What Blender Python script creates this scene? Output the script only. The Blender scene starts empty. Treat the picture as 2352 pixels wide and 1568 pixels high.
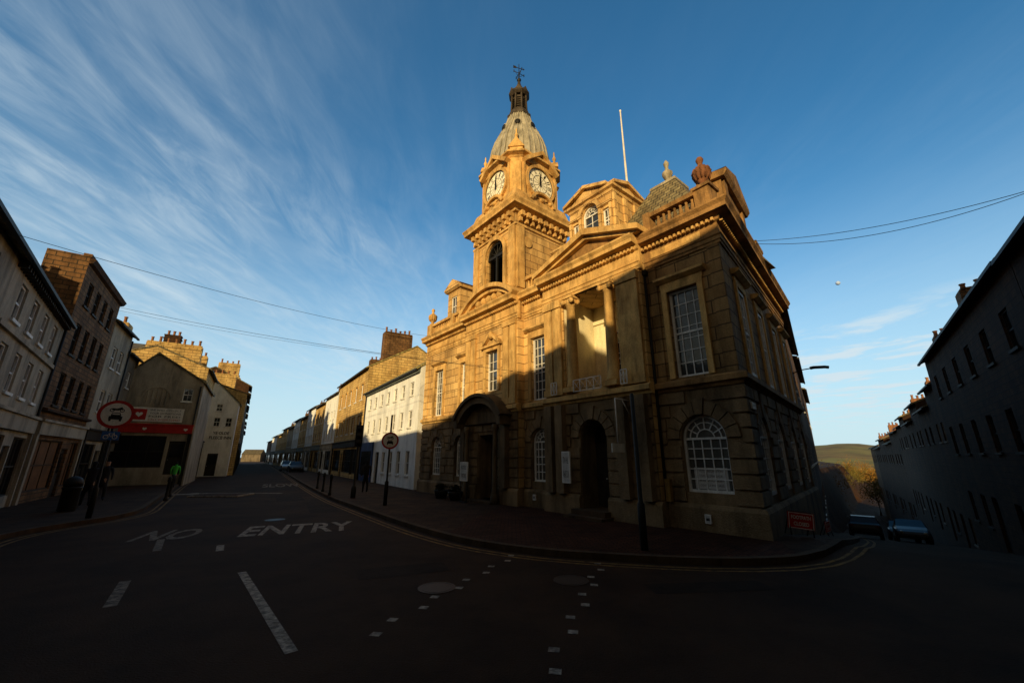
import bpy,bmesh,math,random
from mathutils import Vector,Matrix
R=random.Random(7)
sc=bpy.context.scene; COL=sc.collection
# ---------------------------------------------------------------- frames
class F:
    def __init__(s,o,u,side=1,z=0.0):
        l=math.hypot(u[0],u[1]); s.o=(o[0],o[1]); s.u=(u[0]/l,u[1]/l); s.side=side; s.z=z
        s.n=(-s.u[1]*side,s.u[0]*side)
    def p(s,a,o,z): return (s.o[0]+s.u[0]*a+s.n[0]*o, s.o[1]+s.u[1]*a+s.n[1]*o, s.z+z)
    def sh(s,a,o,z=0.0):
        q=s.p(a,o,z); return F((q[0],q[1]),s.u,s.side,q[2])
    def n3(s): return Vector((s.n[0],s.n[1],0))
    def right(s): return (-s.n3()).cross(Vector((0,0,1)))
class MB:
    def __init__(s): s.v=[];s.f=[];s.m=[];s.s=[]
    def add(s,pts,faces,m=0,sm=False):
        k=len(s.v); s.v.extend([tuple(p) for p in pts])
        for f in faces: s.f.append([k+i for i in f]); s.m.append(m); s.s.append(sm)
    def quad(s,a,b,c,d,m=0): s.add([a,b,c,d],[(0,1,2,3)],m)
    def box(s,fr,s0,s1,o0,o1,z0,z1,m=0):
        P=[fr.p(a,o,z) for z in (z0,z1) for a,o in ((s0,o0),(s1,o0),(s1,o1),(s0,o1))]
        s.add(P,[(0,3,2,1),(4,5,6,7),(0,1,5,4),(1,2,6,5),(2,3,7,6),(3,0,4,7)],m)
    def prism(s,fr,poly,o0,o1,m=0):
        n=len(poly); P=[fr.p(a,o0,z) for a,z in poly]+[fr.p(a,o1,z) for a,z in poly]
        s.add(P,[tuple(range(n)),tuple(range(2*n-1,n-1,-1))]+[(i,(i+1)%n,n+(i+1)%n,n+i) for i in range(n)],m)
    def sweep(s,fr,s0,s1,prof,k0=0,k1=0,m=0):
        n=len(prof); P=[fr.p(s0-k0*o,o,z) for o,z in prof]+[fr.p(s1+k1*o,o,z) for o,z in prof]
        s.add(P,[tuple(range(n)),tuple(range(2*n-1,n-1,-1))]+[(i,(i+1)%n,n+(i+1)%n,n+i) for i in range(n)],m)
    def lathe(s,c,prof,n=12,m=0,sm=True,rot=0):
        P=[]
        for r,z in prof:
            for i in range(n):
                a=rot+2*math.pi*i/n; P.append((c[0]+r*math.cos(a),c[1]+r*math.sin(a),c[2]+z))
        fs=[(j*n+i,j*n+(i+1)%n,(j+1)*n+(i+1)%n,(j+1)*n+i) for j in range(len(prof)-1) for i in range(n)]
        fs+= [tuple(range(n-1,-1,-1)),tuple(range((len(prof)-1)*n,len(prof)*n))]
        s.add(P,fs,m,sm)
    def rings(s,poly,prof,m=0,caps=True):
        n=len(poly); P=[]
        for off,z in prof:
            for i in range(n):
                p=Vector(poly[i]);a=(p-Vector(poly[i-1])).normalized();b=(Vector(poly[(i+1)%n])-p).normalized()
                na=Vector((a.y,-a.x));nb=Vector((b.y,-b.x)); q=p+(na+nb)/(1+na.dot(nb))*off
                P.append((q.x,q.y,z))
        fs=[(j*n+i,j*n+(i+1)%n,(j+1)*n+(i+1)%n,(j+1)*n+i) for j in range(len(prof)-1) for i in range(n)]
        if caps: fs+= [tuple(range(n-1,-1,-1)),tuple(range((len(prof)-1)*n,len(prof)*n))]
        s.add(P,fs,m)
    def tube(s,pts,r,n=6,m=0,r2=None):
        P=[];pts=[Vector(p) for p in pts];N=len(pts)
        for i,p in enumerate(pts):
            t=(pts[min(i+1,N-1)]-pts[max(i-1,0)]).normalized()
            a=t.cross(Vector((0,0,1)));
            if a.length<.05: a=t.cross(Vector((1,0,0)))
            a.normalize(); b=t.cross(a); rr=r if r2 is None else r+(r2-r)*i/(N-1)
            for k in range(n):
                w=2*math.pi*k/n; P.append(p+a*math.cos(w)*rr+b*math.sin(w)*rr)
        fs=[(j*n+i,j*n+(i+1)%n,(j+1)*n+(i+1)%n,(j+1)*n+i) for j in range(N-1) for i in range(n)]
        fs+=[tuple(range(n-1,-1,-1)),tuple(range((N-1)*n,N*n))]
        s.add(P,fs,m,True)
    def text(s,txt,c,right,up,h=None,w=None,m=0,off=0.004,bold=0.0):
        cu=bpy.data.curves.new('t','FONT'); cu.body=txt; cu.align_x='CENTER'; cu.resolution_u=3; cu.offset=bold
        ob=bpy.data.objects.new('t',cu); COL.objects.link(ob)
        dg=bpy.context.evaluated_depsgraph_get(); me=bpy.data.meshes.new_from_object(ob.evaluated_get(dg))
        vs=[v.co.copy() for v in me.vertices]; fs=[tuple(p.vertices) for p in me.polygons]
        bpy.data.objects.remove(ob); bpy.data.curves.remove(cu); bpy.data.meshes.remove(me)
        if not vs: return
        x0=min(v.x for v in vs);x1=max(v.x for v in vs);y0=min(v.y for v in vs);y1=max(v.y for v in vs)
        sx=(w/(x1-x0)) if w else None; sy=(h/(y1-y0)) if h else sx
        if sx is None: sx=sy
        right=Vector(right);up=Vector(up);nn=right.cross(up);c=Vector(c)+nn*off
        s.add([c+right*((v.x-(x0+x1)/2)*sx)+up*((v.y-(y0+y1)/2)*sy) for v in vs],fs,m)
    def obj(s,name,parent=None,mats=(),**props):
        base=Vector((0,0,0))
        q=parent
        if q is not None:
            while q.parent: q=q.parent
            base=Vector(q['_b'])
        me=bpy.data.meshes.new(name); me.from_pydata([tuple(Vector(v)-base) for v in s.v],[],s.f)
        for mt in mats: me.materials.append(mt)
        uv=me.uv_layers.new(name='UVMap')
        me.update()
        for p in me.polygons:
            p.material_index=min(s.m[p.index],max(0,len(mats)-1)); p.use_smooth=s.s[p.index]
            N=p.normal
            if abs(N.z)>.8:
                for li in p.loop_indices:
                    v=me.vertices[me.loops[li].vertex_index].co+base; uv.data[li].uv=(v.x,v.y)
            else:
                l=math.hypot(N.x,N.y) or 1; tx,ty=-N.y/l,N.x/l
                for li in p.loop_indices:
                    v=me.vertices[me.loops[li].vertex_index].co+base; uv.data[li].uv=(v.x*tx+v.y*ty,v.z/max(.3,l))
        o=bpy.data.objects.new(name,me); COL.objects.link(o)
        if parent is not None: o.parent=parent
        for k,v in props.items(): o[k]=v
        return o
    def thing(s,name,label,category,base,mats,group=None):
        base=Vector(base); me_v=s.v; s.v=[tuple(Vector(v)-base) for v in me_v]
        o=s.obj(name,None,mats); o.location=base; o['label']=label;o['category']=category; o['_b']=tuple(base)
        if group:o['group']=group
        s.v=me_v
        return o
def thing(name,label,category,base,group=None):
    e=bpy.data.objects.new(name,None); COL.objects.link(e); e.location=base; e['_b']=tuple(base)
    e.empty_display_size=.5
    e['label']=label;e['category']=category
    if group:e['group']=group
    return e
# ---------------------------------------------------------------- materials
def mat(name,c1,c2=None,scale=1.2,rough=.9,brick=None,bump=.3,stain=.5,metal=0,spec=.3,emis=None,fine=25,alt=(.60,.55,.50)):
    m=bpy.data.materials.new(name); m.use_nodes=True; nt=m.node_tree; N=nt.nodes; Lk=nt.links.new
    b=N['Principled BSDF']; b.inputs['Roughness'].default_value=rough; b.inputs['Metallic'].default_value=metal
    b.inputs['Specular IOR Level'].default_value=spec
    c2=c2 or tuple(x*.7 for x in c1)
    tc=N.new('ShaderNodeTexCoord')
    n1=N.new('ShaderNodeTexNoise'); n1.inputs['Scale'].default_value=scale; n1.inputs['Detail'].default_value=6; n1.inputs['Roughness'].default_value=.65
    Lk(tc.outputs['Object'],n1.inputs['Vector'])
    mp=N.new('ShaderNodeMapping'); mp.inputs['Scale'].default_value=(1.6,1.6,.35); Lk(tc.outputs['Object'],mp.inputs['Vector'])
    n2=N.new('ShaderNodeTexNoise'); n2.inputs['Scale'].default_value=scale*.9; n2.inputs['Detail'].default_value=8; n2.inputs['Roughness'].default_value=.7
    Lk(mp.outputs['Vector'],n2.inputs['Vector'])
    n3=N.new('ShaderNodeTexNoise'); n3.inputs['Scale'].default_value=fine; n3.inputs['Detail'].default_value=4; Lk(tc.outputs['Object'],n3.inputs['Vector'])
    r1=N.new('ShaderNodeMapRange'); r1.inputs['From Min'].default_value=.35;r1.inputs['From Max'].default_value=.65; Lk(n1.outputs['Fac'],r1.inputs['Value'])
    mx=N.new('ShaderNodeMix'); mx.data_type='RGBA'; mx.inputs['A'].default_value=(*c1,1); mx.inputs['B'].default_value=(*c2,1); Lk(r1.outputs['Result'],mx.inputs['Factor'])
    cur=mx.outputs['Result']; bh=None
    if brick:
        bw,bhh,mc,ms=brick
        bt=N.new('ShaderNodeTexBrick'); bt.inputs['Scale'].default_value=1; bt.inputs['Brick Width'].default_value=bw; bt.inputs['Row Height'].default_value=bhh
        bt.inputs['Mortar Size'].default_value=ms; bt.inputs['Mortar Smooth'].default_value=.15; bt.inputs['Bias'].default_value=-.1
        Lk(tc.outputs['UV'],bt.inputs['Vector']); Lk(cur,bt.inputs['Color1'])
        dk=N.new('ShaderNodeMix'); dk.data_type='RGBA'; dk.blend_type='MULTIPLY'; dk.inputs['Factor'].default_value=1; Lk(cur,dk.inputs['A']); dk.inputs['B'].default_value=(*alt,1)
        Lk(dk.outputs['Result'],bt.inputs['Color2']); bt.inputs['Mortar'].default_value=(*mc,1)
        cur=bt.outputs['Color']; bh=bt.outputs['Fac']
    r2=N.new('ShaderNodeMapRange'); r2.inputs['From Min'].default_value=.36;r2.inputs['From Max'].default_value=.56
    r2.inputs['To Min'].default_value=1-stain; r2.inputs['To Max'].default_value=1.08; Lk(n2.outputs['Fac'],r2.inputs['Value'])
    mu=N.new('ShaderNodeMix'); mu.data_type='RGBA'; mu.blend_type='MULTIPLY'; mu.inputs['Factor'].default_value=1; Lk(cur,mu.inputs['A']); Lk(r2.outputs['Result'],mu.inputs['B'])
    r3=N.new('ShaderNodeMapRange'); r3.inputs['To Min'].default_value=.6; r3.inputs['To Max'].default_value=1.38; Lk(n3.outputs['Fac'],r3.inputs['Value'])
    mu2=N.new('ShaderNodeMix'); mu2.data_type='RGBA'; mu2.blend_type='MULTIPLY'; mu2.inputs['Factor'].default_value=.85; Lk(mu.outputs['Result'],mu2.inputs['A']); Lk(r3.outputs['Result'],mu2.inputs['B'])
    Lk(mu2.outputs['Result'],b.inputs['Base Color'])
    if bump:
        bp=N.new('ShaderNodeBump'); bp.inputs['Strength'].default_value=bump; bp.inputs['Distance'].default_value=.04
        if bh is not None:
            ma=N.new('ShaderNodeMath'); ma.operation='MULTIPLY_ADD'; Lk(bh,ma.inputs[0]); ma.inputs[1].default_value=-1.0; Lk(n3.outputs['Fac'],ma.inputs[2])
            Lk(ma.outputs[0],bp.inputs['Height'])
        else: Lk(n3.outputs['Fac'],bp.inputs['Height'])
        Lk(bp.outputs['Normal'],b.inputs['Normal'])
    if emis:
        b.inputs['Emission Color'].default_value=(*emis[0],1); b.inputs['Emission Strength'].default_value=emis[1]
    return m
def glassmat(name,c,rough=.06,wob=.25,spec=.8):
    m=bpy.data.materials.new(name); m.use_nodes=True; nt=m.node_tree; N=nt.nodes; b=N['Principled BSDF']
    b.inputs['Roughness'].default_value=rough; b.inputs['Specular IOR Level'].default_value=spec
    tc=N.new('ShaderNodeTexCoord'); n=N.new('ShaderNodeTexNoise'); n.inputs['Scale'].default_value=2.2; nt.links.new(tc.outputs['Object'],n.inputs['Vector'])
    bp=N.new('ShaderNodeBump'); bp.inputs['Strength'].default_value=wob; bp.inputs['Distance'].default_value=.05; nt.links.new(n.outputs['Fac'],bp.inputs['Height']); nt.links.new(bp.outputs['Normal'],b.inputs['Normal'])
    mx=N.new('ShaderNodeMix'); mx.data_type='RGBA'; mx.inputs['A'].default_value=(*c,1); mx.inputs['B'].default_value=(*[x*2.2 for x in c],1); nt.links.new(n.outputs['Fac'],mx.inputs['Factor']); nt.links.new(mx.outputs['Result'],b.inputs['Base Color'])
    return m
M={}
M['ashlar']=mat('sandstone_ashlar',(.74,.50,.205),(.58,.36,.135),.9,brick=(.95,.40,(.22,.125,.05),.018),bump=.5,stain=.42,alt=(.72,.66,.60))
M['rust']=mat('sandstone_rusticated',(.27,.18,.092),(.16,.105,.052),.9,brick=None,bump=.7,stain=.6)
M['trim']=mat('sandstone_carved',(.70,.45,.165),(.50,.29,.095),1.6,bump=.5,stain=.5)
M['trimd']=mat('sooty_shaded_carved_sandstone',(.38,.21,.075),(.22,.12,.042),1.6,bump=.6,stain=.6)  # darker trim: soot staining, plus shade put into tympanum and near-bay colour
M['slate']=mat('roof_slate',(.30,.25,.13),(.18,.15,.085),1.2,brick=(.3,.22,(.04,.035,.025),.02),bump=.5,stain=.5,rough=.75)
M['slatey']=mat('lichen_slate',(.50,.43,.16),(.36,.30,.11),1.2,brick=(.3,.22,(.08,.07,.04),.015),bump=.5,stain=.4,rough=.8)
M['lead']=mat('dome_lead',(.42,.39,.31),(.28,.26,.20),2,bump=.25,stain=.45,rough=.6)
M['dark']=mat('dark_timber',(.03,.024,.018),(.018,.015,.012),2,bump=.2,rough=.7)
M['lant']=mat('weathered_lantern_timber',(.075,.058,.042),(.04,.032,.024),3,bump=.3,rough=.7)
M['black']=mat('black_metal',(.014,.014,.013),(.01,.01,.01),3,bump=.05,rough=.6,stain=.3)
M['white']=mat('white_paint',(.78,.77,.74),(.66,.65,.62),2,bump=.08,rough=.55,stain=.25)
M['cream']=mat('cream_render',(.42,.36,.27),(.30,.26,.20),.7,bump=.35,stain=.5)
M['whiter']=mat('white_render',(.84,.86,.88),(.72,.74,.75),.7,bump=.3,stain=.25)
M['finial']=mat('pale_weathered_stone',(.42,.37,.27),(.28,.25,.18),3,bump=.4,stain=.5)
M['grey']=mat('grey_render',(.21,.175,.13),(.14,.115,.085),.7,bump=.35,stain=.5)
M['brown']=mat('brown_stone',(.25,.13,.055),(.155,.082,.034),.9,brick=(.5,.22,(.06,.04,.022),.022),bump=.5,stain=.6)
M['limestone']=mat('buff_stone',(.72,.51,.20),(.56,.37,.14),.9,brick=(.6,.25,(.22,.15,.07),.018),bump=.5,stain=.4,alt=(.75,.7,.65))
M['loggia']=mat('pale_loggia_plaster',(.84,.76,.52),(.74,.65,.42),.9,bump=.2,stain=.25)
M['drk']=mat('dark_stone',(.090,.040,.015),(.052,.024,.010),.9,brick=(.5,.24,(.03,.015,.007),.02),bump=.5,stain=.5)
M['pot']=mat('terracotta',(.34,.16,.075),(.22,.1,.05),3,bump=.2)
M['redstone']=mat('dark_red_stone',(.26,.11,.05),(.14,.06,.03),3,bump=.3)
M['asphalt']=mat('asphalt',(.050,.0235,.0105),(.032,.0158,.0078),.35,bump=.7,stain=.45,fine=45,rough=.9,spec=.12)
M['paving']=mat('paving_slabs',(.070,.035,.0165),(.044,.023,.012),.6,brick=(.6,.45,(.016,.009,.006),.015),bump=.4,stain=.4,spec=.12)
M['setts']=mat('red_block_paving',(.088,.030,.0135),(.056,.021,.010),.6,brick=(.22,.11,(.016,.008,.005),.015),bump=.5,stain=.4,spec=.12)
M['kerb']=mat('kerb_stone',(.095,.056,.030),(.06,.037,.021),1,bump=.4,stain=.45,spec=.15)
M['yline']=mat('yellow_road_paint',(.28,.14,.025),(.12,.062,.016),4,bump=.3,stain=.7)
M['wline']=mat('worn_white_road_paint',(.46,.37,.27),(.15,.115,.085),7,bump=.4,stain=.7,fine=35)
M['wfaint']=mat('faded_white_road_paint',(.27,.205,.145),(.08,.055,.036),7,bump=.4,stain=.75,fine=35)
M['glass']=glassmat('window_glass',(.02,.022,.024))
M['dglass']=glassmat('dark_glass',(.008,.008,.008),.15,.3,.35)
M['blind']=mat('window_blind',(.10,.10,.09),(.06,.06,.055),1,rough=.15,spec=.7,bump=.02,stain=.3)
M['red']=mat('red_sign_face',(.48,.02,.015),(.40,.015,.012),2,rough=.5,bump=.02,stain=.15)
M['blue']=mat('blue_sign_face',(.03,.13,.42),(.03,.11,.36),2,rough=.5,bump=.02,stain=.15)
M['bluep']=mat('blue_paint',(.03,.07,.22),(.02,.05,.16),2,rough=.5,bump=.05)
M['teal']=mat('grey_green_paint',(.16,.19,.18),(.1,.12,.12),2,rough=.6,bump=.05)
M['signw']=mat('white_sign_face',(.80,.76,.70),(.7,.67,.62),2,rough=.5,bump=.02,stain=.15)
M['poster']=mat('poster_paper',(.55,.53,.50),(.44,.42,.40),2,rough=.6,bump=.02,stain=.12)
M['ydim']=mat('yellow_paint',(.30,.17,.035),(.22,.12,.03),2,rough=.6,bump=.05)
M['hill']=mat('moorland',(.20,.21,.045),(.20,.13,.035),.014,bump=0,stain=.5,fine=.08)
M['leaf']=mat('autumn_leaves',(.50,.27,.045),(.30,.15,.03),.8,bump=0,stain=.5,rough=.8)
M['leafg']=mat('olive_leaves',(.22,.19,.045),(.13,.11,.03),.8,bump=0,stain=.5,rough=.8)
M['gleaf']=mat('green_leaves',(.04,.05,.018),(.025,.03,.012),3,bump=0,stain=.5,rough=.8)
M['bark']=mat('bark',(.08,.055,.035),(.05,.035,.022),4,bump=.5)
M['moon']=mat('moon_surface',(.42,.58,.95),(.34,.48,.85),.2,bump=0,stain=.1,fine=1)
M['warm']=mat('lit_shop_interior',(.10,.045,.02),(.03,.012,.008),1.5,bump=0,emis=((1,.4,.1),.008),rough=.6)
M['redlit']=mat('red_lens',(.14,.018,.012),(.03,.008,.008),1.5,bump=0,rough=.4)
M['carw']=mat('grey_blue_car_paint',(.05,.055,.065),(.045,.05,.06),1,rough=.4,bump=0,spec=.3,stain=.05)
M['carg']=mat('silver_car_paint',(.25,.26,.27),(.24,.25,.26),1,rough=.25,bump=0,spec=.6,stain=.05)
M['card']=mat('dark_car_paint',(.02,.02,.022),(.015,.015,.018),1,rough=.45,bump=0,spec=.25,stain=.05)
M['tyre']=mat('tyre_rubber',(.015,.015,.015),(.012,.012,.012),3,bump=.1)
M['lamp']=mat('lamp_lens',(.4,.4,.36),(.3,.3,.27),3,bump=0,rough=.2)
M['skin']=mat('skin',(.42,.24,.16),(.38,.2,.13),3,bump=0,stain=.1)
M['hivis']=mat('green_jacket',(.10,.62,.08),(.08,.52,.07),3,bump=.1,stain=.15)
M['cloth']=mat('dark_cloth',(.02,.02,.025),(.015,.015,.018),3,bump=.1)
M['clock']=mat('clock_dial',(.88,.85,.70),(.80,.76,.60),2,bump=0,rough=.4,stain=.1)
# ---------------------------------------------------------------- generic building pieces
def arcpts(c,zs,r,n=10,a0=math.pi,a1=0):
    return [(c+r*math.cos(a0+(a1-a0)*i/n),zs+r*math.sin(a0+(a1-a0)*i/n)) for i in range(n+1)]
def wall(mb,fr,s0,s1,z0,z1,ops,depth=.15,m=0,o=0.0):
    S=sorted(set([s0,s1]+[x for q in ops for x in (q[0],q[1])])); Z=sorted(set([z0,z1]+[x for q in ops for x in (q[2],q[3])]))
    S=[x for x in S if s0<=x<=s1]; Z=[x for x in Z if z0<=x<=z1]
    for i in range(len(S)-1):
        for j in range(len(Z)-1):
            cs=(S[i]+S[i+1])/2; cz=(Z[j]+Z[j+1])/2
            if any(q[0]<cs<q[1] and q[2]<cz<q[3] for q in ops): continue
            mb.quad(fr.p(S[i],o,Z[j]),fr.p(S[i+1],o,Z[j]),fr.p(S[i+1],o,Z[j+1]),fr.p(S[i],o,Z[j+1]),m)
    for q in ops:
        a,b,zb,zt=q[:4]; arch=len(q)>4 and q[4]
        if arch:
            r=(b-a)/2;c=(a+b)/2;zs=zt-r; A=arcpts(c,zs,r,12)
            for i in range(6): mb.add([fr.p(a,o,zt),fr.p(A[i][0],o,A[i][1]),fr.p(A[i+1][0],o,A[i+1][1])],[(0,1,2)],m)
            for i in range(6,12): mb.add([fr.p(b,o,zt),fr.p(A[i][0],o,A[i][1]),fr.p(A[i+1][0],o,A[i+1][1])],[(0,1,2)],m)
            cont=[(a,zb)]+A+[(b,zb),(a,zb)]
        else: cont=[(a,zb),(a,zt),(b,zt),(b,zb),(a,zb)]
        for i in range(len(cont)-1):
            p,q2=cont[i],cont[i+1]; mb.quad(fr.p(p[0],o,p[1]),fr.p(q2[0],o,q2[1]),fr.p(q2[0],o-depth,q2[1]),fr.p(p[0],o-depth,p[1]),m)
def window(parent,fr,op,depth=.12,cols=2,rows=2,fw=.06,bw=.025,o=0.0,gm='glass',fm='white',split=False,sill=False,name='window'):
    a,b,zb,zt=op[:4]; arch=len(op)>4 and op[4]; g=MB(); k=MB(); og=o-depth+.012
    if arch:
        r=(b-a)/2;c=(a+b)/2;zs=zt-r;A=arcpts(c,zs,r,16)
        g.add([fr.p(x,og,z) for x,z in [(a,zb)]+A+[(b,zb)]],[tuple(range(len(A)+2))],0)
        I=arcpts(c,zs,r-fw,16)
        for i in range(16): k.prism(fr,[A[i],A[i+1],I[i+1],I[i]],og-.02,og+.06,0)
        I2=arcpts(c,zs,r*.42,12);I3=arcpts(c,zs,r*.42-bw,12)
        for i in range(12): k.prism(fr,[I2[i],I2[i+1],I3[i+1],I3[i]],og+.002,og+.035,0)
        I2=arcpts(c,zs,r*.72,12);I3=arcpts(c,zs,r*.72-bw,12)
        for i in range(12): k.prism(fr,[I2[i],I2[i+1],I3[i+1],I3[i]],og+.002,og+.033,0)
        for i in range(1,6):
            t=math.pi*i/6; dx,dz=math.cos(t),math.sin(t); h=bw/2
            k.prism(fr,[(c+dx*r*.4-dz*h,zs+dz*r*.4+dx*h),(c+dx*(r-fw)-dz*h,zs+dz*(r-fw)+dx*h),(c+dx*(r-fw)+dz*h,zs+dz*(r-fw)-dx*h),(c+dx*r*.4+dz*h,zs+dz*r*.4-dx*h)],og+.002,og+.037,0)
        ztop=zs
    else:
        g.quad(fr.p(a,og,zb),fr.p(b,og,zb),fr.p(b,og,zt),fr.p(a,og,zt),0); ztop=zt-fw
        k.box(fr,a,b,og-.02,og+.06,zt-fw,zt)
    k.box(fr,a,a+fw,og-.02,og+.06,zb+fw,ztop); k.box(fr,b-fw,b,og-.02,og+.06,zb+fw,ztop); k.box(fr,a,b,og-.02,og+.065,zb,zb+fw)
    if arch: k.box(fr,a+fw,b-fw,og+.002,og+.05,zs-.03,zs+.03)
    else:
        zm=(zb+zt)/2; k.box(fr,a+fw,b-fw,og+.002,og+.045,zm-.03,zm+.03)
    for i in range(1,cols): x=a+(b-a)*i/cols; k.box(fr,x-bw/2,x+bw/2,og+.002,og+.03,zb+fw,ztop)
    for j in range(1,rows):
        z=zb+fw+(ztop-zb-fw)*j/rows; k.box(fr,a+fw,b-fw,og+.002,og+.028,z-bw/2,z+bw/2)
    if sill: k.box(fr,a-.06,b+.06,o+.004,o+.07,zb-.1,zb-.005)
    if split:
        w=g.obj(name,parent,[M[gm]]); k.obj('frame',w,[M[fm]])
    else:
        kk=len(g.v)
        for f,mm in zip(k.f,k.m): g.f.append([i+kk for i in f]); g.m.append(1); g.s.append(False)
        g.v+=k.v; w=g.obj(name,parent,[M[gm],M[fm]])
    return w
def chimney(t,fr,s0,s1,o0,o1,z0,z1,pots=3,m='brown'):
    b=MB(); b.box(fr,s0,s1,o0,o1,z0,z1,0); b.box(fr,s0-.07,s1+.07,o0-.07,o1+.07,z1-.32,z1-.2,0); b.box(fr,s0-.05,s1+.05,o0-.05,o1+.05,z1+.001,z1+.09,0)
    ls,lo=abs(s1-s0),abs(o1-o0)
    for i in range(pots):
        f=(i+.5)/pots
        c=fr.p(s0+(s1-s0)*f,(o0+o1)/2,z1+.08) if ls>lo else fr.p((s0+s1)/2,o0+(o1-o0)*f,z1+.08)
        h=R.choice([.35,.45,.55]); b.lathe(c,[(.13,0),(.1,.08),(.09,h-.08),(.12,h-.06),(.12,h)],8,1)
    return b.obj('chimney',t,[M[m],M['pot']])
def house(label,O,u,side,L,Dp,H,wm='cream',rm='slate',rows=(),cols=3,ww=.9,ridge=2.0,z0=-.3,g0=0.0,shop=None,chim=(),gable=None,fm='white',gm='glass',name='terraced_house',cat='house',group=None,panes=(2,2),pots=3,cm='brown',fascia='dark',surround=False,margin=.6,parapet=False,nodoor=False,sidewin=(),extra=(),pipe=False):
    fr=F(O,u,side); t=thing(name,label,cat,fr.p(L/2,-Dp/2,z0),group)
    ops=list(extra);big=[]
    for (zb,zt) in rows:
        for c in range(cols):
            x=margin+(L-2*margin)*(c+.5)/cols; ops.append((x-ww/2,x+ww/2,zb,zt))
    if shop: big=[(.35,L*.58,g0+.55,g0+2.75),(L*.58+1.25,L-.35,g0+.55,g0+2.75)] if L>5 else [(.35,L-1.5,g0+.55,g0+2.75)]
    dx=(L*.58+.15) if L>5 else L-1.3
    door=(dx,dx+.95,g0+.05,g0+2.4)
    dops=[] if nodoor else [door]
    gops=[]
    if not shop and not nodoor:
        for c in range(cols):
            x=margin+(L-2*margin)*(c+.5)/cols
            if not (door[0]-ww/2-.2<x<door[1]+ww/2+.2): gops.append((x-ww/2,x+ww/2,g0+.9,g0+2.4))
    b=MB(); wall(b,fr,0,L,z0,H,ops+big+dops+gops,.16)
    b.quad(fr.p(0,0,z0),fr.p(0,-Dp,z0),fr.p(0,-Dp,H),fr.p(0,0,H)); b.quad(fr.p(L,0,z0),fr.p(L,-Dp,z0),fr.p(L,-Dp,H),fr.p(L,0,H)); b.quad(fr.p(0,-Dp,z0),fr.p(L,-Dp,z0),fr.p(L,-Dp,H),fr.p(0,-Dp,H))
    r=MB(); th=.13
    if gable is not None:
        ax=gable*L; b.add([fr.p(0,0,H),fr.p(L,0,H),fr.p(ax,0,H+ridge)],[(0,1,2)]); b.add([fr.p(0,-Dp,H),fr.p(L,-Dp,H),fr.p(ax,-Dp,H+ridge)],[(0,1,2)])
        k1=ridge/ax; k2=ridge/(L-ax); e=.18
        r.prism(fr,[(-e,H-e*k1),(ax,H+ridge+.01),(L+e,H-e*k2),(L+e,H-e*k2+th),(ax,H+ridge+th+.03),(-e,H-e*k1+th)],.14,-Dp-.1)
    elif parapet:
        b.box(fr,-.04,L+.04,-.25,.05,H-.05,H+.1); r.quad(fr.p(0,-.2,H-.2),fr.p(L,-.2,H-.2),fr.p(L,-Dp,H-.3),fr.p(0,-Dp,H-.3))
    else:
        h2=Dp/2;k=ridge/h2;e=.28
        for ss in (0,L): b.add([fr.p(ss,0,H),fr.p(ss,-Dp,H),fr.p(ss,-h2,H+ridge)],[(0,1,2)])
        r.sweep(fr,-.05,L+.05,[(e,H-e*k),(-h2,H+ridge+.01),(-Dp-e,H-e*k),(-Dp-e,H-e*k+th),(-h2,H+ridge+th+.03),(e,H-e*k+th)])
        r.box(fr,-.02,L+.02,e-.02,e+.09,H-e*k-.06,H-e*k+.05,1)
    b.obj('wall',t,[M[wm]]); r.obj('roof',t,[M[rm],M['black']])
    for q in ops: window(t,fr,q,.14,panes[0],panes[1],fm=fm,gm=gm if R.random()<.75 else 'dglass',sill=True)
    for q in gops: window(t,fr,q,.14,panes[0],panes[1],fm=fm,gm=gm,sill=True)
    for q in sidewin:
        fs_=F(fr.p(L,0,0)[:2],(-fr.n[0],-fr.n[1]),-side); window(t,fs_,q,-.03,2,2,fm=fm,gm=gm,sill=True)
    if surround:
        for q in ops:
            k=MB(); k.prism(fr,[(q[0]-.1,q[2]),(q[0]-.002,q[2]),(q[0]-.002,q[3]+.002),(q[1]+.002,q[3]+.002),(q[1]+.002,q[2]),(q[1]+.1,q[2]),(q[1]+.1,q[3]+.12),(q[0]-.1,q[3]+.12)],.004,.06); k.obj('window_surround',t,[M['trim']])
    if pipe:
        k=MB(); k.tube([fr.p(L-.15,.08,g0),fr.p(L-.15,.08,H-.3)],.05,6); k.obj('drainpipe',t,[M['black']])
    if not nodoor:
        d=MB(); d.box(fr,door[0],door[1],-.15,-.11,door[2],door[3]); d.box(fr,door[0]+.12,door[1]-.12,-.109,-.09,door[2]+1.2,door[3]-.2,1); d.box(fr,door[0]+.12,door[1]-.12,-.109,-.09,door[2]+.2,door[2]+1.0,0)
        dd=d.obj('door',t,[M['dark'],M['dglass']]); h=MB(); h.lathe(fr.p(door[0]+.1,-.08,door[2]+1.0),[(.03,0),(.03,.06)],8); h.obj('handle',dd,[M['lamp']])
    if shop:
        for q in big: window(t,fr,q,.14,3,1,fm='dark',gm=shop,name='shop_window')
        f=MB(); f.box(fr,.1,L-.1,.004,.14,g0+2.95,g0+3.5); f.box(fr,.05,L-.05,.004,.22,g0+3.501,g0+3.6)
        for x in (.08,L-.3): f.box(fr,x,x+.22,.004,.12,0 if g0>0 else g0,g0+2.949,1)
        f.obj('shop_fascia',t,[M[fascia],M['dark'] if fascia=='red' else M[fascia]])
    for c in chim: chimney(t,fr,*c[:6],pots=c[6] if len(c)>6 else pots,m=cm)
    return t,fr
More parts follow.
